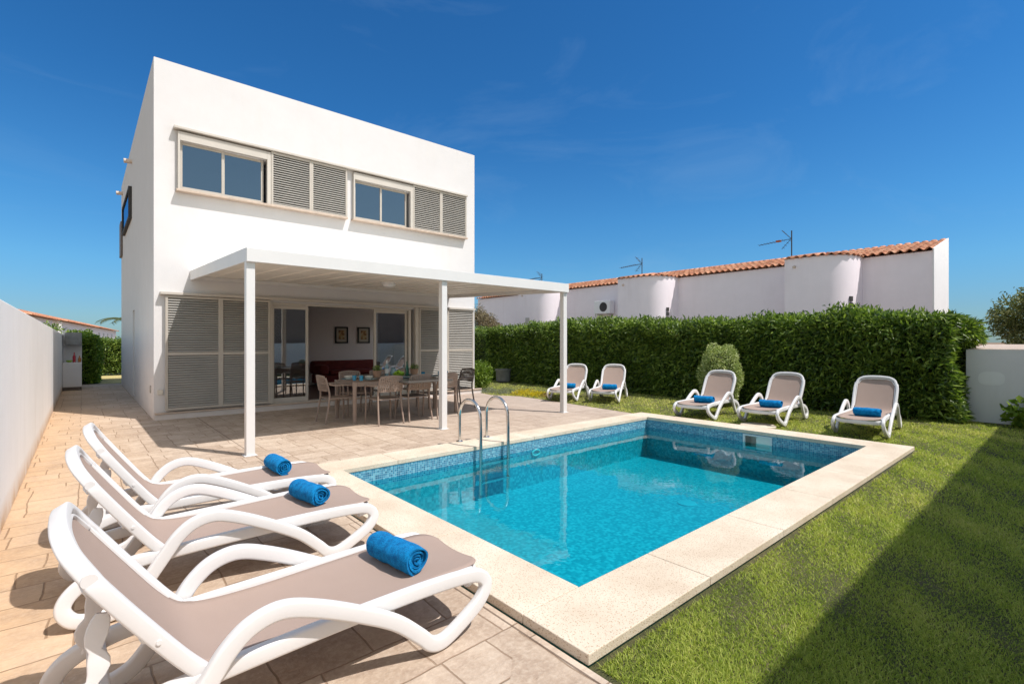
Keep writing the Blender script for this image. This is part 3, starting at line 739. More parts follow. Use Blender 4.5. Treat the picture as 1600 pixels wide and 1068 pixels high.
# parapet top ring
for q in ((HX0, HX1, HY0, HY0+TH), (HX0, HX1, HY1-TH, HY1), (HX0, HX0+TH, HY0+TH, HY1-TH), (HX1-TH, HX1, HY0+TH, HY1-TH)):
    b.quad((q[0], q[2], HZ), (q[1], q[2], HZ), (q[1], q[3], HZ), (q[0], q[3], HZ))
b.build('wall', 'plaster', house)
MB().box(HX0+TH, HX1-TH, HY0+TH, HY1-TH, 6.05, 6.2).build('roof', 'concrete', house)
MB().box(HX0+.012, 8.38, HY0-.075, HY0-.002, 0, .102).build('step', 'plaster', house, bevel=.004)
MB().box(HX0+.010, 8.382, HY0-.10, HY0-.001, .103, .132).build('step_tread', 'stone_sill', house, bevel=.004)
MB().box(1.05, 8.14, HY0-.12, HY0-.002, 2.285, 2.335).build('lintel', 'alu_light', house, bevel=.004)
MB().box(1.255, 7.88, HY0-.13, HY0-.002, 5.355, 5.40).build('lintel', 'alu_light', house, bevel=.004)

def shutter(x0, x1, z0, z1, midz, y, pitch, parent, name='shutter', m='alu_dark', fm='alu', end=.04):
    fr = MB()
    fr.box(x0, x0+end, y-.045, y, z0, z1); fr.box(x1-end, x1, y-.045, y, z0, z1)
    fr.box(x0+end, x1-end, y-.043, y, z0, z0+.045); fr.box(x0+end, x1-end, y-.043, y, z1-.045, z1)
    if midz: fr.box(x0+end, x1-end, y-.043, y, midz-.028, midz+.028)
    f = fr.build(name, fm, parent, bevel=.002)
    sl = MB(); spans = [(z0+.05, z1-.05)] if not midz else [(z0+.05, midz-.032), (midz+.032, z1-.05)]
    for a, c in spans:
        n = max(1, round((c-a)/pitch)); p = (c-a)/n
        for i in range(n):
            zc = a+p*(i+.5)
            sl.obox(((x0+x1)/2, y-.022, zc), ((x1-x0)/2-end, 0, 0), (0, .020, .36*p), (0, -.0018, .0032))
    sl.build('louvres', m, f)
    MB().box(x0+end, x1-end, y-.001, y+.004, z0+.03, z1-.03).build('backing', 'black', f)  # black colour of this sheet gives the shade between the slats
    return f
ysh = HY0-.02
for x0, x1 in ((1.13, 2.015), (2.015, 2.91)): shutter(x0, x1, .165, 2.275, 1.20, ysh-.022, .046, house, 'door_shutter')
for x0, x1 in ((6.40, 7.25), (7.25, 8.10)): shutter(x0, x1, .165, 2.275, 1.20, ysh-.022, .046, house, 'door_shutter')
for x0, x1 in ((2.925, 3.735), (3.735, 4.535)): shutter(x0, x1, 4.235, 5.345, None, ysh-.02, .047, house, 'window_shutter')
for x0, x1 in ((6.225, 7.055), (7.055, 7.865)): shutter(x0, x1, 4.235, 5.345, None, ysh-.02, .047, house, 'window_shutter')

def window(x0, x1, z0, z1, parent, sx0, sx1):
    y = HY0-.03; f = MB()
    # surround box standing proud of the wall
    f.box(x0-.015, x0+.02, y-.05, HY0-.001, z0-.02, z1+.16); f.box(x1-.05, x1+.02, y-.05, HY0-.001, z0-.02, z1+.16)
    f.box(x0+.02, x1-.05, y-.05, HY0-.001, z1+.0, z1+.16)
    w_ = f.build('window', 'alu_light', parent, bevel=.003)
    xm = (x0+x1)/2-.06
    for k, (a, c, yy) in enumerate(((x0+.02, xm+.035, HY0+.03), (xm-.0, x1-.09, HY0+.065))):
        s = MB(); e = .048
        s.box(a, a+e, yy-.016, yy+.016, z0+.01, z1); s.box(c-e, c, yy-.016, yy+.016, z0+.01, z1)
        s.box(a+e, c-e, yy-.016, yy+.016, z0+.01, z0+.06); s.box(a+e, c-e, yy-.016, yy+.016, z1-.05, z1)
        s.build('sash', 'alu', w_, bevel=.002)
        MB().box(a+e, c-e, yy-.004, yy+.004, z0+.06, z1-.05).build('pane', 'pane_up', w_)
    MB().box(sx0, sx1, HY0-.14, HY0-.0015, z0-.062, z0-.022).build('sill', 'stone_sill', w_, bevel=.004)
    MB().box(x0-.1, x1+.1, HY0+TH+.01, HY0+2.2, z0-.8, z1+.3).build('bedroom', 'room', w_)   # the room behind the panes
    cb_ = MB()
    for i in range(9): cb_.box(x1-.42+.042*i, x1-.385+.042*i, HY0+.31+.02*(i % 2), HY0+.33+.02*(i % 2), z0-.2, z1+.1)
    cb_.build('curtain', 'sling', w_)
    return w_
# rooms are shells: build them inside out (open towards the window)
def openroom(name, x0, x1, y0, y1, z0, z1, m, parent, fm=None):
    b = MB()
    b.quad((x0, y1, z0), (x1, y1, z0), (x1, y1, z1), (x0, y1, z1)); b.quad((x0, y0, z0), (x0, y1, z0), (x0, y1, z1), (x0, y0, z1)); (facade(b, y0, y1, z0, z1, x1, [(11.9, 14.6, .5, 2.3)], .005, 'x') if fm else b.quad((x1, y0, z0), (x1, y0, z1), (x1, y1, z1), (x1, y1, z0)))
    b.quad((x0, y0, z1), (x0, y1, z1), (x1, y1, z1), (x1, y0, z1))
    if fm is None: b.quad((x0, y0, z0), (x1, y0, z0), (x1, y1, z0), (x0, y1, z0))
    o = b.build(name, m, parent)
    if fm: MB().quad((x0, y0-.3, z0), (x1, y0-.3, z0), (x1, y1, z0), (x0, y1, z0)).build('room_floor', fm, parent)
    return o
wa = window(*W1, house, 1.29, 4.53); wb_ = window(*W2, house, 4.65, 7.87)
for ww in (wa, wb_):
    for ch in list(ww.children):
        if ch.name.startswith('bedroom'): bpy.data.objects.remove(ch)
for ww, q in ((wa, W1), (wb_, W2)): openroom('bedroom', q[0]-.2, q[1]+.2, HY0+TH, HY0+2.5, q[2]-.9, q[3]+.25, 'room', ww)

openroom('living_room', HX0+TH+.01, HX1-TH-.01, HY0+TH+.001, 15.0, .142, 2.45, 'room', house, 'room_floor')
# sliding door leaves
def leaf(x0, x1, y, parent, e=.055):
    s = MB(); s.box(x0, x0+e, y-.02, y+.02, .15, 2.2); s.box(x1-e, x1, y-.02, y+.02, .15, 2.2); s.box(x0+e, x1-e, y-.02, y+.02, .15, .24); s.box(x0+e, x1-e, y-.02, y+.02, 2.12, 2.2)
    f = s.build('sliding_door', 'alu_light', parent, bevel=.002); MB().box(x0+e, x1-e, y-.004, y+.004, .24, 2.12).build('pane', 'pane', f); return f
leaf(2.96, 3.71, HY0+.06, house); leaf(5.24, 6.12, HY0+.06, house); leaf(5.36, 6.16, HY0+.13, house)
b = MB(); b.box(2.90, 2.96, HY0-.06, HY0+.16, .14, 2.235); b.box(6.14, 6.20, HY0-.02, HY0+.16, .14, 2.235); b.box(6.30, 6.395, HY0-.07, HY0-.002, .14, 2.28); b.box(2.96, 6.14, HY0-.03, HY0+.16, 2.2, 2.236); b.box(2.96, 6.14, HY0-.03, HY0+.16, .128, .148)
b.build('door_frame', 'alu_light', house, bevel=.002)
# side elevation details
SX = HX0
s_ = MB().box(SX+.12, SX+.15, 15.43, 15.95, .06, 2.22).build('side_door', 'alu_dark', house)
MB().box(SX-.004, SX+.119, 15.43, 15.95, .03, .058).build('threshold', 'stone_sill', s_)
def sidewin(y0, y1, z0, z1):
    f = MB().box(SX-.075, SX-.001, y0, y0+.07, z0, z1).box(SX-.075, SX-.001, y1-.07, y1, z0, z1).box(SX-.075, SX-.001, y0+.07, y1-.07, z0, z0+.07).box(SX-.075, SX-.001, y0+.07, y1-.07, z1-.07, z1).build('side_window', 'rubber', house)
    MB().box(SX-.05, SX-.03, y0+.07, y1-.07, z0+.07, z1-.07).build('pane', 'pane_up', f)
sidewin(16.3, 19.2, 4.66, 5.50); 
MB().box(SX-.06, SX-.001, 20.2, 20.9, 4.2, 5.3).build('side_shutter', 'dark_resin', house, bevel=.004)
for y, z in ((16.3, 7.0-.85), (20.2, 7.15-.95)):
    MB().tube([(SX+.02, y, z), (SX-.17, y, z-.015)], .06, 12).build('roof_spout', 'drain', house, True)
MB().box(SX-.02, SX-.001, 11.45, 11.53, .46, .60).build('outlet', 'alu_dark', house, bevel=.002)
MB().box(1.02, 1.10, HY0-.035, HY0-.0005, .46, .55).build('outlet', 'ceramic', house, bevel=.004)
# furniture inside
def pic(x0, x1, z0, z1, label):
    t = thing('picture', label, 'picture', ((x0+x1)/2, 14.99, z0), 0, 'framed pictures on the back wall'); w_, h_ = (x1-x0)/2, z1-z0
    f = MB(); f.box(-w_, -w_+.045, -.03, 0, 0, h_); f.box(w_-.045, w_, -.03, 0, 0, h_); f.box(-w_+.045, w_-.045, -.03, 0, 0, .045); f.box(-w_+.045, w_-.045, -.03, 0, h_-.045, h_); f.build('frame', 'black', t)
    MB().box(-w_+.045, w_-.045, -.014, -.004, .045, h_-.045).build('mount', 'mount', t)
    MB().box(-w_+.11, w_-.11, -.018, -.014, .12, h_-.11).build('print', 'art', t)
pic(5.83, 6.24, 1.38, 1.89, 'left one of two dark framed pictures seen through the open door')
pic(6.55, 6.96, 1.38, 1.89, 'right one of two dark framed pictures seen through the open door')
pic(7.38, 7.79, 1.38, 1.89, 'dark framed picture seen dimly through the right door pane')
sofa = thing('sofa', 'dark red sofa against the back wall of the living room', 'sofa', (6.35, 14.4, .142))
MB().box(-1.25, 1.25, -.42, .5, .06, .34).build('base', 'sofa', sofa, True, .04); MB().box(-1.3, 1.3, .22, .55, .34, .72).build('backrest', 'sofa', sofa, True, .07)
for sx in (-1, 1): MB().box(min(sx*1.06, sx*1.32), max(sx*1.06, sx*1.32), -.42, .24, .342, .62).build('armrest', 'sofa', sofa, True, .06)
for k in range(3): MB().box(-1.04+k*.70, -1.04+k*.70+.68, -.44, .21, .341, .46).build('cushion', 'sofa', sofa, True, .04)

# ------------------------------------------------------------------ pergola
pg = thing('pergola', 'white lean-to pergola roof on three slim posts against the house', 'pergola', (0, 0, 0))
gx0, gx1, gy = 1.52, 7.365, 6.72
rise = .17/(HY0-gy)
def zr(y): return (y-gy)*rise
def slopebox(x0, x1, y0, y1, z0, z1): # z relative, follows the roof slope
    v = [(x, y, z+zr(y)) for z in (z0, z1) for y in (y0, y1) for x in (x0, x1)]
    return MB().add(v, [(0, 2, 3, 1), (4, 5, 7, 6), (0, 1, 5, 4), (2, 6, 7, 3), (0, 4, 6, 2), (1, 3, 7, 5)])
slopebox(gx0+.002, gx1-.002, gy+.045, HY0-.003, 2.50, 2.555).build('roof', 'soffit', pg)
MB().box(gx0, gx1, gy, gy+.045, 2.415, 2.585).build('fascia', 'white_metal', pg, bevel=.003)
slopebox(gx0, gx0+.045, gy+.046, HY0-.002, 2.415, 2.588).build('side_beam', 'white_metal', pg, bevel=.003)
slopebox(gx1-.045, gx1, gy+.046, HY0-.002, 2.415, 2.588).build('side_beam', 'white_metal', pg, bevel=.003)
MB().box(gx0+.046, gx1-.046, HY0-.05, HY0-.0025, 2.50+.10, 2.50+.165).build('wall_plate', 'white_metal', pg)
rb = MB(); n = 15
for i in range(1, n):
    x = gx0+(gx1-gx0)*i/n; q = slopebox(x-.012, x+.012, gy+.05, HY0-.055, 2.488, 2.4995); rb.add(q.v, q.f)
rb.build('roof_ribs', 'soffit', pg)
for px in (1.575, 4.437, 7.31):
    MB().box(px-.05, px+.05, gy+.048, gy+.148, .0, 2.487).build('post', 'white_metal', pg, bevel=.004)
    MB().box(px-.075, px+.075, gy+.023, gy+.173, .0005, .009).build('base_plate', 'white_metal', pg, bevel=.002)
    
cl = thing('ceiling_lamp', 'white oval lamp under the pergola roof', 'lamp', (4.56, 8.95, 2.56+0.0))
MB().lathe([(0, 0.02), (.125, .02), (.125, 0), (.105, -.05), (.0, -.075)], (0, 0, 0), 24).build('diffuser', 'plastic', cl, True)
MB().lathe([(0, .028), (.145, .028), (.145, -.012), (.127, -.012)], (0, 0, 0), 24).build('ring', 'white_metal', cl, True)

# ------------------------------------------------------------------ dining table and chairs
tb = thing('dining_table', 'long taupe garden table laid for a meal under the pergola', 'table', (4.62, 8.66, 0))
hw, hd = 1.20, .50
MB().sweep([(0, 0, .715), (0, 0, .742)], rrect(2*hw, 2*hd, .10, 5)).build('table_top', 'table_dark', tb, bevel=.004)
MB().box(-hw+.12, hw-.12, -hd+.10, -hd+.13, .64, .714).box(-hw+.12, hw-.12, hd-.13, hd-.10, .64, .714).build('apron', 'grey_resin', tb)
for sx in (-1, 1):
    for sy in (-1, 1):
        MB().sweep([(sx*(hw-.14), sy*(hd-.10), 0), (sx*(hw-.14), sy*(hd-.10), .62), (sx*(hw-.15), sy*(hd-.11), .714)], lambda t: rrect(.055+.03*(t > .6), .065+.03*(t > .6), .02)).build('leg', 'grey_resin', tb, True)
def chair(m):
    t = thing('garden_armchair', 'x', 'chair', group='taupe resin armchairs round the table')  # faces +y
    for sx in (-1, 1):
        fr = [(sx*.245, .21, 0), (sx*.235, .205, .42), (sx*.25, .20, .60), (sx*.262, .15, .655), (sx*.265, .0, .665), (sx*.25, -.16, .67), (sx*.225, -.235, .69)]
        MB().sweep(catmull(fr, 4), rrect(.032, .024, .009), lat=(0, 1, 0)).build('front_leg', m, t, True)
        bk = [(sx*.235, -.30, 0), (sx*.215, -.225, .43), (sx*.215, -.245, .62), (sx*.205, -.29, .80)]
        MB().sweep(catmull(bk, 4), rrect(.030, .026, .009), lat=(0, 1, 0)).build('rear_leg', m, t, True)
    # perforated seat: frame plus lattice
    s = MB(); s.sweep([(0, 0, .425), (0, 0, .442)], rrect(.47, .45, .05, 4)); o = s.build('seat', m, t, bevel=.003)
    # woven back panel
    bb = MB(); nx, nz = 13, 9; z0, z1 = .58, .835
    def bp(u, q):  # u -1..1, q 0..1
        return Vector((u*(.215-.01*q), -.262-.045*q-.045*(1-u*u), z0+(z1-z0)*q-(.02*(u*u) if q > .5 else 0)))
    for i in range(nx+1):
        u = -1+2*i/nx; bb.sweep([bp(u, q) for q in (0, .33, .66, 1)], rrect(.019, .006, .002, 1), lat=(1, 0, 0))
    for k in range(nz+1):
        q = k/nz; bb.sweep([bp(u, q)+Vector((0, .003, 0)) for u in np.linspace(-1, 1, 9)], rrect(.0145 if 0 < k < nz else .03, .007, .002, 1), lat=(0, 0, 1))
    bb.build('backrest', m, t)
    return t
ch = chair('grey_resin'); ch_d = chair('dark_resin')
CH = [(3.99, 8.03, 0, 'first armchair from the left on the pool side of the table'), (4.58, 8.05, 0, 'middle armchair on the pool side of the table'), (5.17, 8.06, 0, 'armchair on the pool side of the table, behind the middle pergola post'),
      (3.44, 8.72, -90, 'armchair alone at the left end of the table'), (4.02, 9.28, 180, 'leftmost armchair on the house side of the table'), (4.66, 9.28, 180, 'middle armchair on the house side of the table'), (5.30, 9.28, 180, 'rightmost armchair on the house side of the table')]
for i, (x, y, a, lb) in enumerate(CH):
    if i == 0: ch.location = (x, y, 0); ch['label'] = lb
    else: dup(ch, (x, y, 0), radians(a), lb)
ch_d.location = (6.10, 8.80, 0); ch_d.rotation_euler = (0, 0, radians(96)); ch_d['label'] = 'dark armchair alone at the right end of the table'

TT = .742
def obj1(name, cat, label, b, m, loc, group=None, rz=0):
    o = b.build(name, m, None, True); o.location = loc; o.rotation_euler = (0, 0, rz); return tag(o, label, cat, group)
PL = [(0, 0), (.07, 0), (.13, .016), (.132, .02), (.07, .006), (0, .005)]
BW = [(0, 0), (.035, 0), (.065, .03), (.078, .062), (.072, .062), (.058, .03), (.0, .012)]
GL = [(0, 0), (.03, 0), (.038, .09), (.034, .09), (.028, .008), (0, .008)]
for x, y, mm, lb in ((3.60, 8.62, 'ceramic_blue', 'plate at the left end of the table'), (3.86, 8.34, 'ceramic_blue', 'plate on the pool side behind the blue tumbler'), (3.9, 8.98, 'ceramic', 'plate on the house side by the left pot'), (4.55, 8.34, 'ceramic_blue', 'plate on the pool side before the middle chair'), (5.2, 8.34, 'ceramic_blue', 'plate on the pool side near the middle post'), (5.1, 8.98, 'ceramic_blue', 'plate on the house side behind the second pot'), (5.62, 8.6, 'ceramic_blue', 'plate at the right end of the table')):
    obj1('plate', 'plate', lb, MB().lathe(PL, n=28), mm, (x, y, TT), 'plates on the table')
obj1('bowl', 'bowl', 'cream bowl standing on the plate at the left end of the table', MB().lathe(BW, n=24), 'ceramic', (3.60, 8.62, TT+.008), 'bowls on the table')
obj1('bowl', 'bowl', 'cream bowl standing on the plate behind the blue tumbler', MB().lathe(BW, n=24), 'ceramic', (3.86, 8.34, TT+.008), 'bowls on the table')
for x, y, lb in ((3.68, 8.26, 'turquoise tumbler nearest the table corner'), (3.60, 8.36, 'turquoise tumbler behind the corner one on the table'), (5.02, 8.42, 'turquoise tumbler near the green bottle'), (5.45, 8.5, 'turquoise tumbler left of the pair at the right table end'), (5.56, 8.42, 'turquoise tumbler right of the pair at the right table end')):
    obj1('tumbler', 'glass', lb, MB().lathe(GL, n=16), 'glass_blue', (x, y, TT), 'turquoise tumblers on the table')
def potted(x, y, lb):
    t = thing('potted_herb', lb, 'potted plant', (x, y, TT), 0, 'small potted herbs on the table')
    MB().lathe([(0, 0), (.06, 0), (.08, .11), (.084, .11), (.084, .125), (.07, .125), (.065, .10), (0, .10)], n=20).build('pot', 'terracotta', t, True)
    N = 420; p = RNG.normal(0, 1, (N, 3)); p /= np.linalg.norm(p, axis=1)[:, None]; rr_ = RNG.random(N)[:, None]**.4
    pts = p*rr_*np.array([.085, .085, .06])+np.array([0, 0, .165]); leafmesh('leaves', pts, p, .022, .012, 'hedge', t)
potted(4.29, 8.90, 'small potted herb left of the wine bottle'); potted(5.16, 9.0, 'small potted herb right of the green bottle')
wbt = thing('wine_bottle', 'clear wine bottle with white label and capsule', 'bottle', (4.53, 8.98, TT))
MB().lathe([(0, 0), (.037, 0), (.037, .18), (.030, .21), (.014, .235), (.014, .25)], n=18).build('body', 'ceramic_blue', wbt, True)
MB().lathe([(.0376, .06), (.0378, .06), (.0378, .15), (.0376, .15)], n=18).build('label', 'label', wbt, True); MB().lathe([(.0, .25), (.0155, .25), (.0155, .315), (0, .315)], n=14).build('capsule', 'label', wbt, True)
obj1('water_bottle', 'bottle', 'green glass bottle on the table between the lime bowl and right pot', MB().lathe([(0, 0), (.036, 0), (.036, .15), (.015, .22), (.014, .29), (0, .29)], n=18), 'green_glass', (4.95, 8.93, TT))
tg = thing('fruit_bowl', 'pale bowl heaped with bright green limes', 'bowl', (4.60, 8.62, TT))
MB().lathe([(0, 0), (.05, 0), (.10, .04), (.125, .075), (.118, .075), (.09, .04), (0, .02)], n=24).build('bowl_dish', 'lime', tg, True)
for k, (x, y, z) in enumerate(((0, 0, .11), (.055, .02, .085), (-.055, .015, .085), (.01, -.06, .085), (-.01, .06, .085), (.06, -.045, .08))):
    MB().lathe([(.0, -.032), (.022, -.024), (.033, 0), (.022, .024), (0, .032)], (x, y, z), 12).build('lime', 'lime', tg, True)
obj1('glass_jug', 'jug', 'round blue grey glass jug left of the lime bowl', MB().lathe([(0, 0), (.05, 0), (.07, .06), (.05, .13), (.035, .15), (.045, .17), (.0, .165)], n=18), 'ceramic_blue', (4.66, 8.95, TT))

# ------------------------------------------------------------------ boundary walls
def wallthing(b, name, label, m='plaster_wall', cat='wall', bevel=.008):
    o = b.build(name, m, None, bevel=bevel); tag(o, label, cat); return o
b = MB(); WX = -.462
v = [(WX-.2, -2, 0), (WX, -2, 0), (WX, 26, 0), (WX-.2, 26, 0), (WX-.2, -2, 1.78), (WX, -2, 1.78), (WX, 26, 1.62), (WX-.2, 26, 1.62)]
b.add(v, [(0, 3, 2, 1), (4, 5, 6, 7), (0, 1, 5, 4), (1, 2, 6, 5), (2, 3, 7, 6), (3, 0, 4, 7)])
wallthing(b, 'boundary_wall', 'long white rendered boundary wall beside the three near loungers')
# wall and neighbour behind the camera that throw the shade on the lawn
wallthing(MB().box(.9, 15, -1.2, -1.0, 0, 1.36), 'side_wall', 'white wall behind the viewer seen only in the door glass')
nb_ = thing('neighbour_house', 'brown rendered house behind the viewer that shades the lawn', 'house', (8, -3, 0))
def hz(y): return (.87-y)/.56
MB().box(-6.3, 14, -4, 1.5, 0, hz(-1.5)).build('wall', 'brown_wall', nb_)
blk = thing('block_wall', 'low white rendered block with a faint round patch at the right', 'wall', (12, 0, 0))
MB().add([(0, -.9, 0), (0, 1.33, 0), (3, 1.33, 0), (3, -.9, 0), (0, -.9, 1.285), (0, 1.33, 1.285), (3, 1.33, 1.36), (3, -.9, 1.36)], [(0, 3, 2, 1), (4, 7, 6, 5), (0, 1, 5, 4), (1, 2, 6, 5), (2, 3, 7, 6), (3, 0, 4, 7)]).build('body', 'plaster_block', blk, bevel=.006)
MB().add([(.03, -.87, 1.289), (.03, 1.30, 1.289), (2.97, 1.30, 1.363), (2.97, -.87, 1.363), (.03, -.87, 1.295), (.03, 1.30, 1.295), (2.97, 1.30, 1.369), (2.97, -.87, 1.369)], [(0, 3, 2, 1), (4, 7, 6, 5), (0, 1, 5, 4), (1, 2, 6, 5), (2, 3, 7, 6), (3, 0, 4, 7)]).build('cap', 'stone_sill', blk)
MB().add([(-.004, 1.02+.17*abs(cos(a))**.6*(1 if cos(a) > 0 else -1)+(-.02), .78+.12*abs(sin(a))**.8*(1 if sin(a) > 0 else -1)) for a in -np.linspace(0, 2*pi, 29)[:-1]], [tuple(range(28))]).build('repair_patch', 'plaster_far', blk)
wallthing(MB().box(12.75, 12.95, 1.36, 24, 0, 1.35), 'garden_wall', 'weathered wall standing behind the long hedge', 'plaster_far')

# ------------------------------------------------------------------ hedges, bushes, trees
def hedgebox(name, label, x0, x1, y0, y1, h, N, L=.085, W=.026, m='hedge', cat='hedge', wob=.10, faces=('x0', 'top', 'y0', 'y1'), seed=1):
    t = thing(name, label, cat, ((x0+x1)/2, (y0+y1)/2, 0))
    ox, oy = t.location.x, t.location.y
    c = .27
    cr = MB().box(x0+c-ox, x1-c-ox, y0+c-oy, y1-c-oy, .08, h-.2).build('stems_or_core', 'black_core', t)  # solid box, coloured dark in place of shade inside the hedge
    areas = {'x0': (y1-y0)*h, 'x1': (y1-y0)*h, 'top': (y1-y0)*(x1-x0)*1.3, 'y0': (x1-x0)*h, 'y1': (x1-x0)*h}; tot = sum(areas[f] for f in faces)
    P_, N_ = [], []
    for f in faces:
        n = int(N*areas[f]/tot); u, v = RNG.random(n), RNG.random(n); dep = RNG.random(n)**1.3*.26
        if f in ('x0', 'x1'):
            yy = y0+u*(y1-y0); zz = .03+v*(h-.03); p = np.stack([0*u, yy, zz], 1); bulge = wob*fbm(p, 2.0, seed)-.10*np.clip((zz-h+.3)/.3, 0, 1)**2
            s = 1 if f == 'x0' else -1; p[:, 0] = (x0 if s > 0 else x1)-s*(bulge-dep)*1.; nn = np.tile([-s, 0, .35], (n, 1))
        elif f == 'top':
            xx = x0+u*(x1-x0); yy = y0+v*(y1-y0); p = np.stack([xx, yy, 0*u+h], 1); p[:, 2] = h+wob*.9*fbm(p, 2.6, seed+5)*np.clip((p[:, 1]-y0)/1.5, .15, 1)-.14*np.clip(1-(p[:, 1]-y0)/1.6, 0, 1)-dep*.8-.12*np.abs(2*u-1)**3; nn = np.tile([0, 0, 1.], (n, 1))
        else:
            s = 1 if f == 'y0' else -1; xx = x0+u*(x1-x0); zz = .03+v*(h-.03); p = np.stack([xx, 0*u, zz], 1); bulge = wob*fbm(p, 2.4, seed+9)
            p[:, 1] = (y0 if s > 0 else y1)-s*(bulge-dep); nn = np.tile([0, -s, .35], (n, 1))
        P_.append(p); N_.append(nn)
    # loose upright sprays on top
    n = N//14; xx = x0+RNG.random(n)*(x1-x0)*.8; yy = y0+RNG.random(n)*(y1-y0); p = np.stack([xx, yy, 0*xx+h], 1)
    p[:, 2] += wob*fbm(p, 2.6, seed+5)*np.clip((p[:, 1]-y0)/1.5, .15, 1)-.14*np.clip(1-(p[:, 1]-y0)/1.6, 0, 1)+RNG.random(n)**2*.13; P_.append(p); N_.append(np.tile([0, 0, 1.5], (n, 1)))
    P_ = np.concatenate(P_); N_ = np.concatenate(N_); P_ -= np.array([ox, oy, 0])
    leafmesh('foliage', P_, N_, L, W, m, t, .5, .75); return t
def clump(N, c, r, seed=0, hollow=.35, rough=.18):
    p = RNG.normal(0, 1, (N, 3)); p /= np.linalg.norm(p, axis=1)[:, None]; q = RNG.random(N)**hollow
    f = 1+rough*fbm(p, 2.4, seed); return p*q[:, None]*f[:, None]*np.array(r)+np.array(c), p

hedgebox('long_hedge', 'long tall leafy green hedge running behind the lawn loungers', 11.45, 12.72, 1.45, 14.6, 1.90, 105000, .14, .040, wob=.15, seed=2)
_lh = bpy.data.objects['long_hedge']; _p, _n = clump(2600, (12.3-_lh.location.x, 1.45-_lh.location.y, 1.58), (.5, .30, .26), 77, .3); leafmesh('overhang', _p, _n, .12, .034, 'hedge', _lh, .5, .75)
hedgebox('recessed_hedge', 'shaded end of hedge beside the house behind the planter', 11.85, 12.70, 14.6, 22.5, 1.95, 30000, seed=4)
hedgebox('alley_hedge', 'bright leafy hedge beside the barbecue at the end of the passage', -.45, .42, 22.0, 25.5, 1.64, 14000, .10, .055, 'shrub', faces=('x1', 'top', 'y0'), seed=6)  # shrub leaf colours raised in place of sunlight missing in the passage
hedgebox('back_hedge', 'dark hedge closing the far end of the passage', .45, 4, 27, 28, 1.55, 16000, .09, .045, faces=('y0', 'top', 'x0'), seed=8)
def bush(name, label, cat, loc, r, N, L, W, m, stem=.02, seed=0, cz=None, hollow=.35, core=True):
    t = thing(name, label, cat, loc); cz = cz if cz is not None else r[2]*1.02
    p, n = clump(N, (0, 0, cz), r, seed, hollow, .13 if core else .2); k = p[:, 2] > .02; leafmesh('foliage', p[k], n[k]*.8+np.array([0, 0, .2]), L, W, m, t)
    st = MB()
    for i in range(5):
        a = i*1.26; st.tube([(0.02*cos(a), .02*sin(a), 0), (.25*r[0]*cos(a), .25*r[1]*sin(a), cz*.6), (.6*r[0]*cos(a), .6*r[1]*sin(a), cz*1.1)], lambda q: stem*(1.1-.7*q), 6)
    st.build('stems_or_core', 'bark', t, True)
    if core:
        c = MB(); c.lathe([(0, -.8*r[2]), (.5*r[0], -.6*r[2]), (.72*r[0], 0), (.5*r[0], .55*r[2]), (0, .72*r[2])], (0, 0, cz), 14); c.build('shade_core', 'black_core', t, True)  # solid core, its dark colour replaces the shade within the bush
    return t
bush('round_bush', 'clipped rounded bush standing in front of the hedge', 'bush', (10.65, 5.20, 0), (.46, .46, .68), 15000, .045, .022, 'bush', seed=3, cz=.70, hollow=.3)
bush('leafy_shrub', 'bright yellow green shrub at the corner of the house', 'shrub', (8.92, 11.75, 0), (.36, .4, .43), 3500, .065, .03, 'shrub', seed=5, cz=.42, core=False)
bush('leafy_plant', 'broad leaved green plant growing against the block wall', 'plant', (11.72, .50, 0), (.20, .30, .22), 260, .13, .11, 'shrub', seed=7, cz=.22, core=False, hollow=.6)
# ground cover bed by the patio
for (x, y, rx, h, N, m, nm, lb) in ((8.62, 10.9, .30, .10, 1500, 'grey_herb', 'silver_herb', 'low silvery plant at the edge of the patio, furthest left in the bed'), (8.85, 10.35, .30, .12, 1700, 'grey_herb', 'silver_herb', 'low silvery plant in the middle of the flower bed'),
        (8.95, 9.75, .36, .13, 2600, 'yellow_flower', 'yellow_flower', 'spreading yellow flowering plant at the patio edge'), (9.05, 9.25, .30, .11, 1500, 'yellow_flower', 'yellow_flower', 'smaller yellow flowering plant by the hidden lounger'), (9.0, 8.95, .22, .10, 700, 'pink_leaf', 'pink_flower', 'faded pink plant beside the yellow flowers')):
    t = thing(nm, lb, 'plant', (x, y, 0)); p, n = clump(N, (0, 0, .02), (rx, rx, h), int(x*10)); k = p[:, 2] > 0; leafmesh('foliage', p[k], n[k], .03, .014, m, t)
pt = thing('stone_planter', 'round grey stone planter tucked against the dark hedge', 'planter', (11.25, 13.4, 0))
MB().lathe([(0, 0), (.20, 0), (.25, .05), (.26, .38), (.29, .42), (.29, .46), (.25, .46), (.24, .40), (0, .38)], n=24).build('tub', 'concrete', pt, True)
MB().lathe([(0, .39), (.24, .40), (0, .42)], n=24).build('soil', 'soil', pt)

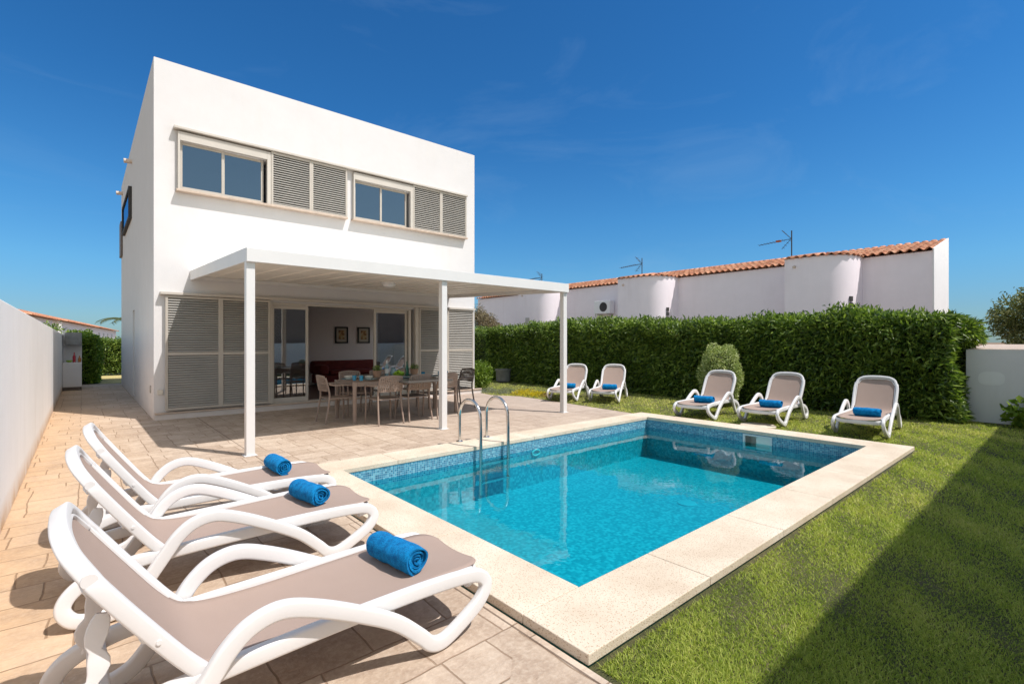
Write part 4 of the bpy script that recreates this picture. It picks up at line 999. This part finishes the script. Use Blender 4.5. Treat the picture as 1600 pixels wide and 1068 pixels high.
def tree(name, label, loc, h, r, N, L, W, m, cz, seed=0, lobes=9, trunk_r=.12, group=None):
    t = thing(name, label, 'tree', loc, 0, group); rg = np.random.default_rng(seed); P_, N_ = [], []
    tr = MB(); tr.tube([(0, 0, 0), (.1, .05, cz*.3), (.0, .1, cz*.7)], lambda q: trunk_r*(1.1-.4*q), 9)
    for i in range(lobes):
        a = i*2.4+rg.uniform(-.3, .3); q = rg.uniform(.25, .75); c = (r[0]*q*cos(a), r[1]*q*sin(a), cz+r[2]*rg.uniform(-.55, .6)); s = rg.uniform(.32, .5)
        tr.tube([(0, .1, cz*.7), (c[0]*.5, c[1]*.5, (cz*.7+c[2])/2), c], lambda q: trunk_r*.45*(1.1-.9*q), 6)
        p, n = clump(N//lobes, c, (r[0]*s, r[1]*s, r[2]*s), seed+i, .45, .3); P_.append(p); N_.append(n)
    tr.build('trunk', 'bark', t, True); P_ = np.concatenate(P_); N_ = np.concatenate(N_); leafmesh('crown', P_, N_, L, W, m, t); return t
tree('olive_tree', 'dense olive tree beyond the white block at the right edge', (24.5, -.35, 0), 4, (2.2, 2.2, 1.8), 80000, .13, .05, 'olive', 1.85, 12, 24)
tree('dry_tree', 'brownish dry tree showing between the house corner and neighbour', (13.9, 18.1, 0), 3, (1.0, 1.1, 1.0), 6500, .09, .03, 'dry', 2.15, 21, 9)
tree('leafy_tree', 'thin leafy branches rising above the boundary wall beside the barbecue', (-.95, 21.5, 0), 2, (.55, .8, .45), 700, .10, .045, 'hedge', 1.75, 31, 7, .05)
# palm behind the house corner
pm = thing('palm_tree', 'palm with an arching frond showing past the house corner', 'palm', (2.3, 37, 0))
MB().tube([(0, 0, 0), (.05, 0, 1.0), (.0, 0, 2.35)], lambda q: .22-.05*q, 10).build('trunk', 'bark', pm, True)
fr = MB()
for i in range(13):
    a = i*2*pi/13+.24; Lf = 2.3
    mid = [(Lf*t*cos(a)*(.75), Lf*t*sin(a)*.75, 2.35+Lf*(.72*t-.62*t*t)) for t in np.linspace(0, 1, 14)]
    fr.tube(mid, .015, 4)
    for j in range(1, 14):
        p = Vector(mid[j]); d = (Vector(mid[j])-Vector(mid[j-1])).normalized(); s = d.cross(Vector((0, 0, 1))).normalized()
        for k in (-1, 1):
            for e in (0, .5):
                q = p-d*e*.12; l = .42*(1-.6*abs(j/13-.4)); tip = q+s*k*l*.8+d*l*.5+Vector((0, 0, -.12)); fr.add([q-d*.02, q+d*.025, tip], [(0, 1, 2)])
fr.build('fronds', 'palm', pm)

# ------------------------------------------------------------------ barbecue at the end of the passage
bq = thing('barbecue', 'white masonry barbecue with a grey concrete hood in the passage', 'barbecue', (0, 0, 0))
MB().box(-.455, -.03, 19.3, 20.2, .10, .82).build('counter', 'plaster', bq, bevel=.006)
MB().box(-.455, -.035, 19.33, 20.18, 0, .099).build('base', 'concrete_dark', bq)
MB().box(-.455, -.03, 19.92, 20.2, .821, 1.69).build('back_panel', 'plaster', bq, bevel=.004)
MB().box(-.40, -.028, 19.42, 19.919, 1.335, 1.70).build('hood', 'concrete', bq, bevel=.01)
BT = [(0, 0), (.036, 0), (.036, .17), (.014, .22), (.014, .29), (0, .29)]
obj1('red_bottle', 'bottle', 'red bottle with pale label standing on the barbecue counter', MB().lathe(BT, n=16), 'rose', (-.20, 19.5, .82))
obj1('amber_bottle', 'bottle', 'short amber bottle at the right end of the barbecue counter', MB().lathe([(r_, z*.66) for r_, z in BT], n=16), 'amber', (-.08, 19.5, .82))
obj1('serving_bowl', 'bowl', 'small green bowl on the barbecue counter left of the bottles', MB().lathe(BW, n=16), 'lime', (-.31, 19.48, .82))

# ------------------------------------------------------------------ neighbours with clay tile roofs
def tileroof(name, parent, x0, x1, y0, y1, z0, z1, m='clay', pitch=.21, ox=0, oy=0, rows=None, amp=.045):
    """barrel tiles: columns run from the eave (x0) up to the ridge (x1)"""
    ny = int(round((y1-y0)/pitch))*8; rows = rows or max(2, int(abs(x1-x0)/.33)); V = []; F = []; R = []
    us = []
    for r in range(rows):
        us += [(r/rows, .0), ((r+1)/rows-.001, .022)][::1]
    us = [(0, .03)]+[(a, b) for r in range(rows) for a, b in ((r/rows+.0005, .032), ((r+1)/rows, .0))]
    for u, lift in us:
        for j in range(ny+1):
            t = j/8.; c = t-math.floor(t); hump = amp*sin(pi*min(1, c/.62)) if c < .62 else -amp*.6*sin(pi*(c-.62)/.38)
            V.append((x0+(x1-x0)*u-ox, y0+(y1-y0)*j/ny-oy, z0+(z1-z0)*u+hump+lift*1.0))
    w_ = ny+1
    rg = np.random.default_rng(3)
    for i in range(len(us)-1):
        colr = rg.random(ny//8+2)
        for j in range(ny): F += [i*w_+j, (i+1)*w_+j, (i+1)*w_+j+1, i*w_+j+1]; R.append(colr[j//8])
    o = rawmesh(name, np.array(V), np.array(F), 4, np.array(R), m, parent)
    sm = o.modifiers.new('s', 'SOLIDIFY'); sm.thickness = .018; sm.offset = -1; return o
NX = 17.0
UNITS = [(2.53, 'nearest white terrace house in painted-in mauve shade with clay roof beyond the hedge'), (9.94-5.85+5.85, ''), ]
ydiv = [2.53, 9.0, 14.9, 20.9]
names = ['white terrace house beyond the hedge with its end wall in full sun', 'middle house of the terrace beyond the hedge, white with painted-in mauve shade and rounded bay', 'terrace house beyond the far pergola post, with an air conditioner on its wall']
tow = [(4.09, 6.2), (9.94, 12.25), (15.8, 18.05)]
ydiv = [2.53, 8.1, 13.95, 22.5]
for k in range(3):
    y0, y1 = ydiv[k], ydiv[k+1]
    t = thing('terrace_house', names[k], 'house', (NX, y0, 0), 0, 'row of terrace houses beyond the hedge')
    a, c = tow[k]; mm = 'plaster_shade_tint'
    prof = [(0, y0), (0, y1), (2.16, y1), (2.16, y0)]
    V = [(0, 0, 0), (2.16, 0, 0), (2.16, 0, 4.40), (0, 0, 3.84), (0, y1-y0, 0), (2.16, y1-y0, 0), (2.16, y1-y0, 4.40), (0, y1-y0, 3.84)]
    MB().add(V, [(0, 1, 2, 3), (4, 7, 6, 5), (0, 3, 7, 4), (1, 5, 6, 2), (3, 2, 6, 7), (0, 4, 5, 1)]).build('wall', mm, t)
    if k == 0: MB().add([(-.003, -.03, 0), (2.19, -.03, 0), (2.19, -.03, 4.47), (-.05, -.03, 3.90), (-.003, -.001, 0), (2.19, -.001, 0), (2.19, -.001, 4.47), (-.05, -.001, 3.90)], [(0, 1, 2, 3), (4, 7, 6, 5), (0, 3, 7, 4), (1, 5, 6, 2), (3, 2, 6, 7)]).build('end_wall', 'plaster_far', t)
    tileroof('roof', t, NX-.14, NX+2.16, y0, y1, 3.865, 4.43, ox=NX, oy=y0)
    # rounded bay: quarter-curved side towards the viewer, straight side away
    pl = [(NX, a)]+[(NX-1.3*sin(q), a+1.0*(1-cos(q))**1.35) for q in np.linspace(.1, pi/2, 14)]+[(NX-1.3, c-.48), (NX, c-.48)]
    pr_ = [(x-NX, y-y0) for x, y in pl]; bm_ = MB().prism(pr_, 0, 3.86); bay = bm_.build('bay', mm, t, True, angle=35)
    if k == 0:
        MB().box(-.02, .05, 6.4-2.53, 6.95-2.53, 1.7, 2.25).build('window', 'rubber', t)
    # tiles radiating over the bay edge
    out = [Vector((x-NX, y-y0, 0)) for x, y in pl[:-1]]; dens = []
    for i in range(len(out)-1):
        d = (out[i+1]-out[i]).length; n = max(1, int(d/.026))
        for q in range(n): dens.append(out[i].lerp(out[i+1], q/n))
    V = []; F = []; R = []; dist = 0; cen = Vector((.35, (a+c)/2-y0, 0))
    rg = np.random.default_rng(k)
    for i, p in enumerate(dens):
        if i: dist += (p-dens[i-1]).length
        cc = (dist/.21) % 1; hump = .045*sin(pi*min(1, cc/.62)) if cc < .62 else -.027*sin(pi*(cc-.62)/.38)
        d = (p-cen).normalized()
        for q, z in ((.07, 3.885), (-1.25, 4.10)): V.append((p.x+d.x*q, p.y+d.y*q, z+hump))
        if i: F += [2*i-2, 2*i-1, 2*i+1, 2*i]; R.append(rg.random())
    o = rawmesh('bay_tiles', np.array(V), np.array(F), 4, np.array(R), 'clay', bay); sm = o.modifiers.new('s', 'SOLIDIFY'); sm.thickness = .02; sm.offset = -1
    # glass block slit in the curve
    if k < 2:
        q = .62-.1*k; px_, py_ = NX-1.3*sin(q), a+1.0*(1-cos(q))**1.35; s = MB(); nrm = Vector((-sin(q)*1.35*(1-cos(q))**.35, -cos(q)*1.3, 0)).normalized(); tg_ = Vector((-nrm.y, nrm.x, 0))
        for j in range(4): s.obox((px_-NX+nrm.x*.0, py_-y0+nrm.y*.0, 2.12+.17*j), tg_*.055, nrm*.03, (0, 0, .07))
        s.build('glass_blocks', 'rubber', bay)
    else: MB().box(-1.33, -1.28, 1.0+a-y0, 1.0+a-y0+.25, 2.1, 2.55).build('window', 'alu_dark', bay)
    MB().tube([(-1.29, c-y0-.75, 3.62), (-1.36, c-y0-.75, 3.60)], .04, 10).build('drain_spout', 'drain', bay)
ac = thing('air_conditioner', 'white air conditioning unit hung on the neighbour wall', 'air conditioner', (NX-.35, 12.95+.35, 2.62))
MB().box(-.02, .30, -.42, .42, 0, .55).build('casing', 'plaster_far', ac, bevel=.02)
MB().add([(-.021-.006, -.08+.2*cos(q), .28+.2*sin(q)) for q in np.linspace(0, 2*pi, 21)[:-1]]+[(-.019, -.08+.2*cos(q), .28+.2*sin(q)) for q in np.linspace(0, 2*pi, 21)[:-1]], [tuple(range(20))]+[(i, (i+1) % 20, 20+(i+1) % 20, 20+i) for i in range(20)]).build('fan_grille', 'rubber', ac)
MB().box(.0, .345, -.3, -.26, -.05, -.001).box(.0, .345, .26, .3, -.05, -.001).build('bracket', 'alu_dark', ac)
def antenna(loc, label, h, L, rz, fan=True):
    t = thing('antenna', label, 'antenna', loc, rz, 'television antennas on the neighbouring roofs')
    MB().tube([(0, 0, -.3), (0, 0, h)], .018, 6).build('mast', 'rubber', t)
    b = MB().tube([(0, 0, h*.72), (0, L, h*.62)], .010, 5)
    for i in range(9):
        y = L*(.25+.75*i/8); z = h*.72-(h*.10)*y/L; l = .20-.010*i; b.tube([(-l, y, z), (l, y, z)], .006, 4)
    b.build('boom', 'rubber', t)
    if fan:
        f = MB()
        for s in (-1, 1):
            for j in range(4): f.tube([(-.16, .05+.06*j, h*.72+s*(.05+.07*j)), (.16, .05+.06*j, h*.72+s*(.05+.07*j))], .006, 4)
            f.tube([(0, .03, h*.72+s*.02), (0, .28, h*.72+s*.30)], .008, 4)
        f.build('reflector', 'rubber', t)
    return t
antenna((16.9, 5.95, 4.02), 'antenna with an orange fitting above the nearest neighbour roof', .92, .95, radians(8))
MB().box(-.02, .02, .30, .45, .60, .66).build('balun', mat('orange_plastic', (.5, .12, .03)), bpy.data.objects['antenna'])
antenna((17.0, 11.55, 4.0), 'antenna above the middle neighbour roof, second from the right', .80, .95, radians(8))
antenna((17.0, 17.3, 4.15), 'small antenna just above the end of the pergola roof', .62, 1.0, radians(5))

# far terrace beyond the boundary wall
V0, V1 = Vector((-2.2, 40.4, 0)), Vector((3.6, 92, 0)); dv = (V1-V0).normalized(); nv = Vector((-dv.y, dv.x, 0))
rot = math.atan2(-dv.x, dv.y)
for k, (t0, t1, e, lb) in enumerate(((0, 9, 3.02, 'white house with an orange roof nearest above the boundary wall'), (9, 28, 2.95, 'middle white house with an orange roof above the boundary wall'), (28, 52, 2.98, 'farthest white house with small windows under an orange roof above the passage'))):
    p = V0+dv*t0; t = thing('far_house', lb, 'house', tuple(p+nv*(.4 if k == 0 else 0)), rot, 'distant white houses with orange roofs'); Lh = t1-t0
    b = MB().add([(0, 0, 0), (0, Lh, 0), (-5, Lh, 0), (-5, 0, 0), (0, 0, e), (0, Lh, e), (-5, Lh, e), (-5, 0, e), (-2.5, 0, e+.75), (-2.5, Lh, e+.75)], [(0, 4, 5, 1), (0, 3, 7, 8, 4), (1, 5, 9, 6, 2), (3, 2, 6, 7)]); b.build('wall', 'plaster_far', t)
    tileroof('roof', t, .35, -2.5, -.15, Lh, e-.03, e+.78, pitch=.3, amp=.06); MB().add([(-2.5, -.1, e+.76), (-2.5, Lh, e+.76), (-5.3, Lh, e-.08), (-5.3, -.1, e-.08)], [(0, 1, 2, 3)]).build('rear_roof', 'clay', t)
    if k == 2:
        for y in (3, 7.5, 12, 17):
            w_ = MB().box(-.02, .03, y, y+1.2, 1.75, 2.45).build('window', 'alu_dark', t)
